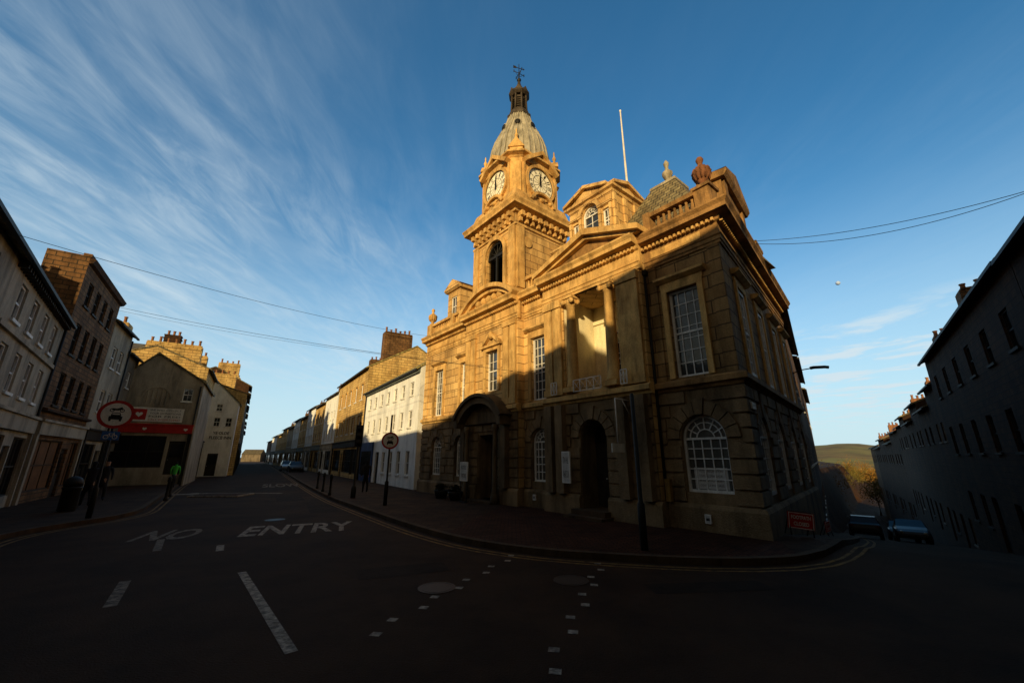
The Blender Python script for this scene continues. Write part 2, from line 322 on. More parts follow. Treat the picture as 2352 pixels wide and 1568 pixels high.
def hgt(x,y):
    l=(x-6.13)*.749-(y-10.5)*.6626; q=(x-7)*.643+(y-10)*.766
    k=min(1,max(0,(l+6)/2)); return -.13*min(max(0,q-.8),70)*k
# ---------------------------------------------------------------- ground
def axis(lo,hi,step,far):
    a=[lo+i*step for i in range(int((hi-lo)/step)+1)]; d=step;x=a[0];L=[]
    while x>-far: d*=1.5;x-=d;L.append(x)
    x=a[-1];d=step;Rr=[]
    while x<far: d*=1.5;x+=d;Rr.append(x)
    return L[::-1]+a+Rr
xs=axis(-30,90,1.0,2500);ys=axis(-15,110,1.0,2500)
g=MB();nx=len(xs)
g.v=[(x,y,hgt(x,y)) for y in ys for x in xs]
for j in range(len(ys)-1):
    for i in range(nx-1): g.f.append([j*nx+i,j*nx+i+1,(j+1)*nx+i+1,(j+1)*nx+i]);g.m.append(0);g.s.append(False)
o=g.obj('ground',None,[M['asphalt']]);o['kind']='structure'
def resample(P,n):
    P=[Vector(p) for p in P];L=[0]
    for i in range(1,len(P)): L.append(L[-1]+(P[i]-P[i-1]).length)
    out=[];j=0
    for k in range(n):
        d=L[-1]*k/(n-1)
        while j<len(P)-2 and L[j+1]<d: j+=1
        t=(d-L[j])/max(1e-6,L[j+1]-L[j]); out.append(P[j].lerp(P[j+1],min(1,t)))
    return out
def smoothp(P,it=2):
    P=[Vector(p) for p in P]
    for _ in range(it):
        Q=[P[0]]
        for i in range(len(P)-1): Q+= [P[i]*.75+P[i+1]*.25,P[i]*.25+P[i+1]*.75]
        P=Q+[P[-1]]
    return P
def offs(P,d):
    out=[]
    for i in range(len(P)):
        t=(P[min(i+1,len(P)-1)]-P[max(i-1,0)]).normalized(); out.append(P[i]+Vector((-t.y,t.x))*d)
    return out
def strip(mb,A,B,dz,m=0,kerb=False,div=6):
    rows=[[(a.lerp(b,j/div)) for j in range(div+1)] for a,b in zip(A,B)]
    n=div+1; k=len(mb.v)
    for r in rows:
        for p in r: mb.v.append((p.x,p.y,hgt(p.x,p.y)+dz))
    for i in range(len(rows)-1):
        for j in range(div): mb.f.append([k+i*n+j,k+i*n+j+1,k+(i+1)*n+j+1,k+(i+1)*n+j]);mb.m.append(m);mb.s.append(False)
    if kerb:
        for i in range(len(A)-1):
            a,b=A[i],A[i+1]; mb.quad((a.x,a.y,hgt(a.x,a.y)-.1),(b.x,b.y,hgt(b.x,b.y)-.1),(b.x,b.y,hgt(b.x,b.y)+dz),(a.x,a.y,hgt(a.x,a.y)+dz),m)
kr=smoothp([(-60,104),(-26.8,50),(-10.1,22.6),(-5.46,16.1),(-1.98,11.3),(.13,9.5),(2.6,8.75),(4.4,8.5),(6.06,8.8),(8.0,10.5),(9.9,12.7),(16,20),(38,48.5)])
def pave(kerbp,inner,name,mt,n=90,side=1):
    A=resample(kerbp,n);B=resample(inner,n)
    K=offs(A,.16*side); m1=MB(); strip(m1,A,K,.125,kerb=True,div=1); o=m1.obj(name+'_kerb',None,[M['kerb']]);o['kind']='structure'
    m2=MB(); strip(m2,K,B,.119,div=5); o=m2.obj(name,None,[M[mt]]);o['kind']='structure'
i0=min(range(len(kr)),key=lambda i:(kr[i]-Vector((-1.98,11.3))).length); i1=min(range(len(kr)),key=lambda i:(kr[i]-Vector((6.06,8.8))).length)
pave(kr[:i0+1],[(-58,106),(-20.4,48.3),(-13,37),(-5,25.2),(-.2,18.6)],'pavement','paving',80,1)
pave(kr[i0:i1+1],[(-.2,18.6),(3,14.6),(6.0,11.0),(6.6,11.2)],'corner_pavement','setts',50,1)
pave(kr[i1:],[(6.6,11.2),(8.2,12.7),(10,15),(13.4,18.4),(37,49)],'side_street_pavement','paving',60,1)
kl=smoothp([(-9,6.2),(-11.8,9.2),(-13.4,11.7),(-13.1,15.0),(-15.7,18.65),(-23,28.9),(-37.6,50),(-67,97)])
pave(kl,[(-10,3.8),(-12.8,8.9),(-16,12.2),(-20.4,17.2),(-24.4,22.7),(-29,30.5),(-29,33),(-40,50),(-70,97)],'shop_pavement','paving',90,1)
kk=smoothp([(8,1.2),(12.2,7.0),(17,12.8),(26,23.8),(46.5,49),(70,82)])
pave(kk,[(9.2,1.6),(14,8.9),(18.4,14),(27.2,24.6),(47.8,49.5),(72,83)],'far_pavement','paving',80,-1)
def linestrip(mb,P,d0,d1,dz=.005,m=0): strip(mb,offs(P,d0),offs(P,d1),dz,m,div=1)
y=MB(); K=resample(kr,220); linestrip(y,K,-.22,-.29,.006); linestrip(y,K,-.40,-.47,.006)
K2=resample(kl,160); linestrip(y,K2,-.22,-.29,.006); linestrip(y,K2,-.40,-.47,.006)
o=y.obj('double_yellow_lines',None,[M['yline']]);o['kind']='structure'
w=MB()
def dash(a,b,wd,z=.006,m=0):
    a=Vector(a);b=Vector(b);t=(b-a).normalized();n=Vector((-t.y,t.x))*wd/2
    w.add([(*(a+n),z),(*(b+n),z),(*(b-n),z),(*(a-n),z)],[(0,1,2,3)],m)
dash((-4.9,8.1),(-2.35,5.0),.13);dash((-6.5,7.55),(-5.6,6.35),.15,m=1);dash((-8.9,11.1),(-7.9,9.8),.15,m=1);dash((-6.9,10.4),(-6.5,9.8),.15)
dash((-18.6,24.6),(-13.3,24.6),.26);dash((-19.6,23.2),(-17.9,24.3),.6,m=0)
for a,b,n in (((.1,9.35),(-1.6,5.45),10),((1.8,8.7),(.42,4.6),10)):
    for i in range(n):
        t=i/(n-1); p=Vector(a).lerp(Vector(b),t)+Vector((.06 if i%2 else -.06,0)); dash(p,p+Vector((-.12,.02)),.11,m=0)
def T(txt,c,ang,wd,h,z=.007,m=0):
    r=Vector((math.cos(ang),math.sin(ang),0)); w.text(txt,(c[0],c[1],z),r,Vector((-r.y,r.x,0)),h=h,w=wd,off=0,bold=.022,m=m)
T("ENTRY",(-6.2,12.75),math.radians(22),2.85,1.75)
T("NO",(-9.2,11.75),math.radians(22),1.3,1.7,m=1)
T("SLOW",(-17.2,31.5),math.radians(30),2.4,4.0,m=1)
o=w.obj('road_markings',None,[M['wline'],M['wfaint']]);o['kind']='structure'
h=MB(); fr=F((-17.0,22.2),(1,.05),-1)
h.box(fr,0,2.6,0,-1.6,.003,.06,1); h.box(fr,.2,2.4,-.2,-1.4,.061,.08,0)
o=h.obj('traffic_island',None,[M['setts'],M['wline']]);o['kind']='structure'
pt=MB()
for (x,y_,a_,b_,an) in ((-2.6,7.6,1.6,.7,.4),(-7.5,16,1.0,3.2,.5),(2.2,6.9,2.0,.5,.1),(-11,20,1.2,2.6,.55),(-16.5,25.2,4.5,5,.57)):
    f_=F((x,y_),(math.cos(an),math.sin(an)),1); pt.quad(f_.p(0,0,.004),f_.p(a_,0,.004),f_.p(a_,b_,.004),f_.p(0,b_,.004))
o=pt.obj('road_patch',None,[mat('patched_asphalt',(.030,.0155,.008),(.021,.011,.006),1,bump=.6,fine=60,spec=.12)]);o['kind']='structure'
for i,(x,y_) in enumerate(((-1.2,7.2),(1.0,7.6),(-7.9,14.4))):
    b=MB(); b.lathe((x,y_,.002),[(.3,0),(.3,.006),(.26,.007),(.26,.004),(.24,.004),(.24,.007)],24,0,False); b.thing('manhole_cover','round iron manhole cover set in the dark road','manhole cover',(x,y_,0),[M['black']],'iron covers in the road')
# ---------------------------------------------------------------- TOWN HALL
FT=F((6.13,10.5),(-.6313,.7755),1); FS=F((6.13,10.5),(.6626,.749),-1)
TH=thing('town_hall','sandstone Victorian town hall with clock tower and columned portico','town hall',FT.p(9,-5,0)); KM=1.178
GZ=-3
low=[(.60,1.88,1.07,3.15,True),(7.35,8.4,1.07,3.13,True),(13.45,14.45,1.07,3.1,True),(15.9,17.0,1.07,3.1,True)]
up=[(.8,1.8,4.3,7.08),(7.4,8.36,4.3,7.05),(13.35,14.15,4.3,6.98),(16.0,17.0,4.3,6.98)]
body=MB()
wall(body,FT,0,2.5,GZ,3.9,[low[0]],.3,1); wall(body,FT,7.1,8.85,GZ,3.9,[low[1]],.3,1); wall(body,FT,13.1,18.3,GZ,3.9,low[2:],.3,1)
wall(body,FT,0,2.5,3.9,9.25,[up[0]],.28,2); wall(body,FT,7.1,8.85,3.9,9.25,[up[1]],.28,0); wall(body,FT,13.1,18.3,3.9,9.25,up[2:],.28,0)
PO=.35
doorop=(4.3,5.45,.35,3.25,True)
wall(body,FT,2.5,7.1,GZ,3.9,[doorop],.9,1,o=PO)
wall(body,FT,2.5,7.1,3.9,9.25,[(3.45,6.05,4.45,8.1)],1.9,0,o=PO)
for ss in (2.5,7.1): body.quad(FT.p(ss,-.1,GZ),FT.p(ss,PO,GZ),FT.p(ss,PO,9.25),FT.p(ss,-.1,9.25))
bw=(10.3,11.28,5.0,6.95); dop=(10.25,11.75,.2,3.0)
wall(body,FT,8.85,13.1,GZ,3.9,[dop],.8,1,o=PO); wall(body,FT,8.85,13.1,3.9,9.25,[bw],.25,0,o=PO)
for ss in (8.85,13.1): body.quad(FT.p(ss,-.1,GZ),FT.p(ss,PO,GZ),FT.p(ss,PO,9.25),FT.p(ss,-.1,9.25))
sw_up=[(w_-.5,w_+.5,4.3,7.08) for w_ in (1.7,4.4,7.1,9.6)]; sw_lo=[(w_-.55,w_+.55,1.0,3.1,True) for w_ in (1.7,4.4,7.1,9.6)]
wall(body,FS,0,10.75,GZ-1,3.9,sw_lo,.3,1); wall(body,FS,0,10.75,3.9,9.25,sw_up,.28,2)
a=FS.p(10.75,0,0);b=FT.p(18.3,0,0);c=FT.p(18.3,-10,0)
body.quad((a[0],a[1],-3),(c[0],c[1],-3),(c[0],c[1],9.25),(a[0],a[1],9.25)); body.quad((b[0],b[1],-3),(c[0],c[1],-3),(c[0],c[1],9.25),(b[0],b[1],9.25))
body.add([FT.p(0,-.02,9.22),FT.p(18.3,-.02,9.22),(c[0],c[1],9.22),(a[0],a[1],9.22)],[(0,1,2,3)])
M['sootshade']=mat('sooty_shaded_ashlar',(.44,.27,.105),(.29,.17,.065),.9,brick=(.95,.40,(.09,.05,.022),.02),bump=.6,stain=.55)  # darker ashlar for near bay and side: soot staining with painted-in shade
body.obj('wall',TH,[M['ashlar'],M['rust'],M['sootshade']])
lg=MB(); LO=[(3.95,4.45,4.6,7.2),(4.78,5.2,4.6,6.9)]; wall(lg,FT,3.3,6.2,4.3,8.25,LO,.12,0,o=-1.5)
lg.quad(FT.p(6.04,-1.5,4.4),FT.p(6.04,.3,4.4),FT.p(6.04,.3,8.15),FT.p(6.04,-1.5,8.15))
lg.box(FT,3.35,6.0,-1.498,-1.42,7.35,7.5); lg.box(FT,5.3,5.42,-1.498,-1.44,4.5,7.35); lg.box(FT,4.56,4.68,-1.498,-1.44,4.5,7.35)
lg.obj('loggia_wall',TH,[M['loggia']])
for q in LO: window(TH,FT,q,.1,2,5,o=-1.5,split=True)
for q in low: window(TH,FT,q,.2,5,5,fw=.07,bw=.028,split=True,gm='blind')
for q in up: window(TH,FT,q,.2,4,7,fw=.075,bw=.026,split=True,gm='glass')
window(TH,FT,bw,.22,3,4,fw=.06,o=PO,split=True)
for q in sw_lo: window(TH,FS,q,.08,4,5,fw=.09,split=True)
for q in sw_up: window(TH,FS,q,.05,4,7,fw=.12,split=True)
ru=MB()
def rustic(fr,s0,s1,ops,o,zlist,k0=0,seed=1):
    rr=random.Random(seed)
    for j,(z0,z1) in enumerate(zlist):
        segs=[(s0,s1)]
        for q in ops:
            c=(q[0]+q[1])/2; r=(q[1]-q[0])/2; arch=len(q)>4; zs=q[3]-r if arch else q[3]
            if z1<q[2] or (not arch and z0>q[3]+.05): continue
            ext=.0
            if arch and z1>zs-.05:
                dz=max(0,z0-zs); R2=r+.42
                if dz>=R2: continue
                ext=math.sqrt(max(0,R2*R2-dz*dz))-r
            lo,hi=q[0]-ext-.02,q[1]+ext+.02; ns=[]
            for a_,b_ in segs:
                if hi<=a_ or lo>=b_: ns.append((a_,b_)); continue
                if lo>a_+.1: ns.append((a_,lo))
                if hi<b_-.1: ns.append((hi,b_))
            segs=ns
        for a_,b_ in segs:
            n=max(1,round((b_-a_)/.85)); st=(b_-a_)/n
            cuts=[a_+st*(i+(.25 if j%2 else 0)) for i in range(1,n)]; cuts=[a_]+[c_ for c_ in cuts if c_<b_-.15]+[b_]
            for i in range(len(cuts)-1):
                e=.055+rr.uniform(-.01,.014); g_=.018
                s_=cuts[i]+(g_ if i else 0); t_=cuts[i+1]-(g_ if i<len(cuts)-2 else 0)
                if k0 and i==0 and a_==s0: s_=s0-k0*(o+e)
                ru.box(fr,s_,t_,o+.001,o+e,z0+.03,z1-.03)
    for q in ops:
        if len(q)>4:
            c=(q[0]+q[1])/2; r=(q[1]-q[0])/2; zs=q[3]-r; n=9
            for i in range(n):
                a0=math.pi*(i+.05)/n; a1=math.pi*(i+.95)/n; r1=r+.03; r2=r+.40+(.08 if i==n//2 else 0)
                ru.prism(fr,[(c+r1*math.cos(a0),zs+r1*math.sin(a0)),(c+r2*math.cos(a0),zs+r2*math.sin(a0)),(c+r2*math.cos(a1),zs+r2*math.sin(a1)),(c+r1*math.cos(a1),zs+r1*math.sin(a1))],o+.002,o+.07+(.03 if i==n//2 else 0))
ZL=[(.8+.387*i,.8+.387*(i+1)) for i in range(8)]
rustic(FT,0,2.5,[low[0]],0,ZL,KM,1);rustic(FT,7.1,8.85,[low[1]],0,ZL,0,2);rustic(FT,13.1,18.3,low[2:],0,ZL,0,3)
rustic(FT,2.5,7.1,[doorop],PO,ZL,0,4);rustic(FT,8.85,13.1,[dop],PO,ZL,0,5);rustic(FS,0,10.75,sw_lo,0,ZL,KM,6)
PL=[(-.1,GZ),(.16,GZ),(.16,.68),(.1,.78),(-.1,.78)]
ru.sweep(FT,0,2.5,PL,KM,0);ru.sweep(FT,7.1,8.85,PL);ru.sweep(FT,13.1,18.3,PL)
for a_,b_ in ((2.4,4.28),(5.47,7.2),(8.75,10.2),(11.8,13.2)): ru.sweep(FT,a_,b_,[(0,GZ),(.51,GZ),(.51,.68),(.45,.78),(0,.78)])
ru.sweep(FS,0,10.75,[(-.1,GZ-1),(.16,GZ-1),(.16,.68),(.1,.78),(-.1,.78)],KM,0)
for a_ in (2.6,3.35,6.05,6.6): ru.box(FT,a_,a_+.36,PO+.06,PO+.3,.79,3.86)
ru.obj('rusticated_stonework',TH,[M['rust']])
tr=MB()
def prof(o,L_): return [(o+x,z) for x,z in L_]
ST=[(-.1,3.9),(.06,3.9),(.1,3.98),(.2,4.02),(.2,4.16),(.05,4.24),(-.1,4.24)]
EN=[(-.1,8.1),(.05,8.1),(.05,8.2),(.08,8.2),(.08,8.32),(.12,8.35),(.02,8.36),(.02,8.78),(.1,8.82),(.16,8.93),(.42,8.97),(.42,9.1),(.5,9.2),(.5,9.26),(-.1,9.30)]
for pr in (ST,EN):
    tr.sweep(FT,0,2.44,pr,KM,0,1);tr.sweep(FT,7.16,8.8,pr);tr.sweep(FT,13.16,18.3,pr);tr.sweep(FS,0,10.75,pr,KM,0,1)
    tr.sweep(FT,2.42,7.18,prof(PO,pr));tr.sweep(FT,8.78,13.18,prof(PO,pr))
for fr_,L_ in ((FT,18.2),(FS,10.6)):
    x=.0
    while x<L_:
        o_=PO if (fr_ is FT and (2.42<x<7.12 or 8.78<x<13.1)) else 0
        tr.box(fr_,x,x+.07,o_+.1,o_+.19,8.8,8.9); x+=.15
def archit(fr,q,o,hood=True):
    a_,b_,zb,zt=q[:4]
    tr.box(fr,a_-.17,a_-.004,o+.002,o+.07,zb-.02,zt+.17);tr.box(fr,b_+.004,b_+.17,o+.002,o+.07,zb-.02,zt+.17);tr.box(fr,a_-.004,b_+.004,o+.002,o+.07,zt+.004,zt+.17)
    if hood:
        tr.box(fr,a_-.2,b_+.2,o+.002,o+.05,zt+.17,zt+.32); tr.sweep(fr,a_-.32,b_+.32,prof(o,[(.002,zt+.32),(.1,zt+.32),(.24,zt+.4),(.24,zt+.48),(.002,zt+.52)]))
for q in up: archit(FT,q,0)
for q in sw_up: archit(FS,q,0)
archit(FT,bw,PO,False)
for sgn in (-1,1):
    pts=[(10.79+sgn*.75,7.25),(10.79+sgn*.72,7.36),(10.79+sgn*.35,7.6),(10.79+sgn*.15,7.78),(10.79+sgn*.12,7.66),(10.79+sgn*.3,7.48),(10.79+sgn*.6,7.25)]
    tr.prism(FT,pts,PO+.002,PO+.2)
tr.box(FT,9.98,11.6,PO+.002,PO+.18,7.13,7.245)
tr.lathe(FT.p(10.79,PO+.1,7.5),[(.02,0),(.14,.1),(.16,.25),(.1,.38),(.02,.45)],10)
for a_,b_ in ((.5,2.2),(7.3,8.6),(13.5,15.2),(15.7,17.8)): tr.box(FT,a_,b_,.03,.045,8.45,8.7)
for a_ in (8.95,9.45,12.15,12.62):
    tr.box(FT,a_,a_+.4,PO+.002,PO+.1,4.25,7.85);tr.box(FT,a_-.04,a_+.44,PO+.002,PO+.15,4.24,4.5);tr.box(FT,a_-.04,a_+.44,PO+.002,PO+.15,7.85,8.09)
tr.obj('cornice',TH,[M['trim'],M['trimd']])
for a_,b_ in ((0,.36),(2.1,2.46),(17.8,18.3)):
    qn=MB(); qn.box(FT,a_,b_,.002,.05,4.25,8.09); qn.obj('quoin',TH,[M['sootshade'] if a_<5 else M['ashlar']])
for a_ in (2.58,3.0,6.12,6.62):
    p_=MB(); p_.box(FT,a_,a_+.42,PO+.002,PO+.12,4.5,7.75);p_.box(FT,a_-.04,a_+.45,PO+.002,PO+.17,4.25,4.5);p_.box(FT,a_-.03,a_+.44,PO+.002,PO+.17,7.78,8.09)
    p_.obj('pilaster',TH,[M['trim']])
for a_ in (3.85,5.68):
    cmb=MB(); c_=FT.p(a_,PO-.05,0)
    cmb.lathe((c_[0],c_[1],0),[(.26,4.47),(.26,4.56),(.23,4.58),(.24,4.64),(.205,4.68),(.2,5.6),(.185,6.6),(.165,7.72),(.2,7.75),(.2,7.8)],20)
    cmb.box(FT,a_-.27,a_+.27,PO-.32,PO+.22,7.98,8.095); cmb.box(FT,a_-.3,a_+.3,PO-.35,PO+.25,4.3,4.47)
    for sg in (-1,1):
        for oo in (PO+.14,PO-.24):
            q0=FT.p(a_+sg*.22,oo-.04,7.87); q1=FT.p(a_+sg*.22,oo+.06,7.87); cmb.tube([q0,q1],.1,12)
    cmb.box(FT,a_-.22,a_+.22,PO-.26,PO+.16,7.8,7.97)
    cmb.obj('column',TH,[M['trim']])
pd=MB(); s0,s1,za,zc=2.1,7.3,9.28,10.12; mid=(s0+s1)/2-.25
pd.prism(FT,[(s0+.3,za),(mid,zc-.12),(s1-.3,za)],-.5,PO+.12,1)  # tympanum takes the darker stone, its raking shade put into the colour
for sg,e0 in ((1,s0),(-1,s1)):
    L1=[(e0,za),(mid,zc),(mid,zc+.26),(e0,za+.2)]; pd.prism(FT,L1,-.6,PO+.52)
    L2=[(e0+sg*.35,za-.0),(mid,zc-.14),(mid,zc-.01),(e0+sg*.1,za+.01)]; pd.prism(FT,L2,PO+.12,PO+.34)
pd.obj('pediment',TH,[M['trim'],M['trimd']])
sg_=MB(); c_=10.97; hw=2.35; rise=1.0; r_=(hw*hw+rise*rise)/(2*rise); zc=9.3+rise-r_; th=math.asin(hw/r_)
def segarc(r,n=20): return [(c_+r*math.sin(-th+2*th*i/n),zc+r*math.cos(-th+2*th*i/n)) for i in range(n+1)]
A1,A2,A3=segarc(r_),segarc(r_-.2),segarc(r_-.4)
for i in range(20):
    sg_.prism(FT,[A1[i],A1[i+1],A2[i+1],A2[i]],-.3,PO+.5); sg_.prism(FT,[A2[i],A2[i+1],A3[i+1],A3[i]],-.3,PO+.3)
sg_.prism(FT,[(c_-hw+.2,9.27)]+[p for p in A3 if p[1]>9.28]+[(c_+hw-.2,9.27)],-.3,PO+.1)
for dx_ in (-.9,-.45,0,.45,.9): sg_.lathe(FT.p(c_+dx_,PO+.12,9.4),[(.05,0),(.16,.1),(.2,.22),(.12,.38),(.04,.46)],8)
sg_.obj('segmental_pediment',TH,[M['trim']])
def balustrade(fr,s0,s1,o,z0,z1,k0=0,peds=(),k1=0,mt='trim'):
    b=MB(); b.sweep(fr,s0,s1,[(o-.16,z0),(o+.16,z0),(o+.16,z0+.14),(o-.16,z0+.16)],k0,k1); b.sweep(fr,s0,s1,[(o-.17,z1-.14),(o+.17,z1-.14),(o+.19,z1),(o-.19,z1)],k0,k1)
    x=s0+.12
    while x<s1-.08:
        if not any(p0-.1<x<p1+.1 for p0,p1 in peds):
            c=fr.p(x,o,z0+.15); H=z1-z0-.28; b.lathe(c,[(.07,0),(.05,H*.12),(.085,H*.35),(.06,H*.6),(.04,H*.8),(.07,H)],7)
        x+=.2
    for p0,p1 in peds: b.box(fr,p0,p1,o-.2,o+.2,z0,z1+.05)
    return b.obj('balustrade',TH,[M[mt]])
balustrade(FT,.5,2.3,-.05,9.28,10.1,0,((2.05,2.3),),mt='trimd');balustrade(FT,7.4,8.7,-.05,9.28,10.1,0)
balustrade(FT,13.35,18.2,-.05,9.28,10.1,0,((13.35,13.6),(15.0,15.3),(17.6,18.2)))
URN=[(.2,0),(.2,.08),(.1,.14),(.09,.2),(.2,.32),(.27,.5),(.28,.62),(.22,.74),(.1,.86),(.07,.95),(.1,1.02),(.12,1.1),(.08,1.18),(.02,1.22)]
def urn(c,s=1,mt='trim',par=None):
    b=MB(); b.lathe(c,[(r*s,z*s) for r,z in URN],16)
    for i in range(12):
        a=2*math.pi*i/12; b.tube([(c[0]+math.cos(a)*r*s,c[1]+math.sin(a)*r*s,c[2]+z*s) for r,z in URN[4:8]],.03*s,5)
    b.obj('urn',par or TH,[M[mt]])
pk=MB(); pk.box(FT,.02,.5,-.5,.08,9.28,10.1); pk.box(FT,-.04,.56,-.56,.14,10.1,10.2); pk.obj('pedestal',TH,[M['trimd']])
pk=MB(); pk.box(FS,.3,10.7,-.3,-.02,9.28,9.75); pk.obj('parapet',TH,[M['trimd']])
urn(FT.p(.27,-.2,10.2),1.0,'redstone'); urn(FT.p(17.9,-.05,10.15),.95,'trim')
for (w0,w1,hh) in ((1.5,4.6,11.5),(5.3,6.3,10.4)):
    sa=MB(); sa.box(FS,w0,w1,-.6,.06,9.28,hh-.3); sa.sweep(FS,w0-.15,w1+.15,[(-.7,hh-.3),(.2,hh-.3),(.3,hh-.15),(.3,hh-.05),(-.7,hh)])
    if w1-w0>2:
        sa.prism(FS,[(w0-.15,hh-.02),((w0+w1)/2,hh+.6),(w1+.15,hh-.02)],-.6,.3); sa.box(FS,w0+.1,w0+.5,.061,.14,9.3,hh-.32);sa.box(FS,w1-.5,w1-.1,.061,.14,9.3,hh-.32)
    sa.obj('attic_pediment',TH,[M['trimd']])
at=MB(); FA=FT.sh(0,-1.0)
W1=(5.0,5.9,11.1,12.75,True); W2=(4.42,4.8,11.1,12.2); W3=(6.1,6.48,11.1,12.2)
wall(at,FA,4.25,6.65,9.2,13.15,[W1,W2,W3],.2,0)
at.box(FA,4.25,6.65,-.35,-2.4,9.2,13.14)
FB=F(FA.p(4.25,0,0)[:2],(.7755,.6313),-1)
SO=[(.25,.65,11.0,12.4),(1.05,1.45,11.0,12.4)]
wall(at,FB,0,2.0,9.2,13.15,SO,.15,0,o=.001)
at.quad(FA.p(6.65,0,9.2),FA.p(6.65,-2.4,9.2),FA.p(6.65,-2.4,13.15),FA.p(6.65,0,13.15))
CP=[(-.3,12.85),(.04,12.85),(.08,12.95),(.2,13.0),(.2,13.12),(-.3,13.16)]
at.sweep(FA,4.25,6.65,CP,1,1);at.sweep(FB,0,2.0,CP,1,1)
at.prism(FA,[(4.5,13.15),(5.6,13.62),(6.6,13.15)],-.5,.08)
for e0 in (4.35,6.85): at.prism(FA,[(e0,13.14),(5.6,13.62),(5.6,13.78),(e0,13.3)],-.5,.25)
at.prism(FB,[(.0,13.15),(1.0,13.5),(2.0,13.15)],-.4,.08)
for e0 in (-.1,2.15): at.prism(FB,[(e0,13.14),(1.0,13.5),(1.0,13.66),(e0,13.28)],-.4,.22)
for x0,x1 in ((4.27,4.4),(6.5,6.64),(4.83,4.97),(5.93,6.07)): at.box(FA,x0,x1,.002,.09,9.3,12.3)
A4=arcpts(5.45,12.3,.48,14);A5=arcpts(5.45,12.3,.66,14)
for i in range(14): at.prism(FA,[A4[i],A4[i+1],A5[i+1],A5[i]],.002,.14)
at.sweep(FA,4.25,4.95,prof(0,[(.002,12.3),(.12,12.35),(.12,12.42),(.002,12.45)]));at.sweep(FA,5.95,6.65,prof(0,[(.002,12.3),(.12,12.35),(.12,12.42),(.002,12.45)]))
at.box(FB,.02,.2,.002,.08,9.3,12.84);at.box(FB,.72,.98,.002,.08,9.3,12.84);at.box(FB,1.52,1.98,.002,.08,9.3,12.84)
at.obj('attic_storey',TH,[M['ashlar']])
window(TH,FA,W1,.16,2,3,fw=.08,split=True);window(TH,FA,W2,.16,2,3,split=True);window(TH,FA,W3,.16,2,3,split=True)
for q in SO: window(TH,FB,q,.13,2,3,fw=.08,split=True)
urn(FB.p(1.8,-.2,13.2),.4,'trim')
at2=MB(); at2.box(FA,6.75,8.1,-.4,-2.2,9.25,11.5); at2.sweep(FA,6.72,8.2,[(-2.2,11.5),(-.35,11.5),(-.2,11.6),(-.2,11.7),(-2.2,11.72)]); at2.obj('parapet_block',TH,[M['ashlar']])
window(TH,FA,(7.0,7.4,10.3,11.2),.0,2,2,o=-.38)
dm=MB(); FD=FT.sh(0,-.5); dq=(15.75,16.4,10.4,11.7)
wall(dm,FD,15.35,16.8,9.25,12.1,[dq],.15); dm.box(FD,15.35,16.8,-.2,-2.2,9.25,12.09)
dm.quad(FD.p(15.35,0,9.25),FD.p(15.35,-.2,9.25),FD.p(15.35,-.2,12.1),FD.p(15.35,0,12.1))
dm.sweep(FD,15.2,16.95,[(-2.3,12.1),(.12,12.1),(.25,12.2),(.25,12.3),(-2.3,12.34)])
dm.prism(FD,[(15.1,12.33),(16.07,12.85),(17.05,12.33)],-1.8,.2); dm.prism(FD,[(14.9,9.3),(15.34,9.3),(15.34,10.3)],-.3,-.05); dm.prism(FD,[(17.3,9.3),(16.81,9.3),(16.81,10.3)],-.3,-.05)
dm.obj('dormer',TH,[M['ashlar']]); window(TH,FD,dq,.13,2,2,split=True)
rf=MB()
rf.sweep(FT,6.9,9.3,[(-1.0,9.2),(-5,13.2),(-9.5,9.2)]); rf.sweep(FT,13.2,18.0,[(-1.0,9.2),(-5,12.0),(-9.5,9.2)])
rf.sweep(FT,2.5,6.9,[(-3.5,9.2),(-5,12.2),(-9,9.2)])
rf.sweep(FS,1.2,10.4,[(-1.0,9.2),(-4,10.8),(-6.5,9.2)])
def pyr(cs,ci,z0,z1,h0,h1):
    P=[FT.p(cs+a*h0,-(ci+b*h0),z0) for a,b in ((-1,-1),(1,-1),(1,1),(-1,1))]+[FT.p(cs+a*h1,-(ci+b*h1),z1) for a,b in ((-1,-1),(1,-1),(1,1),(-1,1))]
    rf.add(P,[(0,1,2,3),(4,5,6,7),(0,1,5,4),(1,2,6,5),(2,3,7,6),(3,0,4,7)])
PC=(2.85,3.2)
pyr(PC[0],PC[1],9.2,13.1,2.6,.55)
rf.obj('roof',TH,[M['slate']])
fn=MB(); c_=FT.p(PC[0],-PC[1],13.1); fn.box(FT,PC[0]-.58,PC[0]+.58,-PC[1]-.58,-PC[1]+.58,13.08,13.2); fn.lathe((c_[0],c_[1],13.2),[(.26,0),(.2,.1),(.1,.25),(.08,.4),(.16,.5),(.22,.65),(.22,.77),(.09,.9),(.07,1.05),(.1,1.13),(.12,1.25),(.03,1.42)],14)
fn.obj('finial',TH,[M['finial']])
fn=MB(); c_=FT.p(1.2,-3.9,10.9); fn.lathe(c_,[(.12,-1.6),(.1,0),(.06,.2),(.12,.4),(.08,.55),(.04,.62),(.07,.7),(.02,.8)],10); fn.obj('finial',TH,[M['finial']])
fp=MB(); c_=FT.p(4.3,-2.3,0); fp.lathe((c_[0],c_[1],0),[(.055,11),(.05,14.5),(.032,17.9),(.05,17.92),(.05,17.99)],10); fp.obj('flagpole',TH,[M['white']])
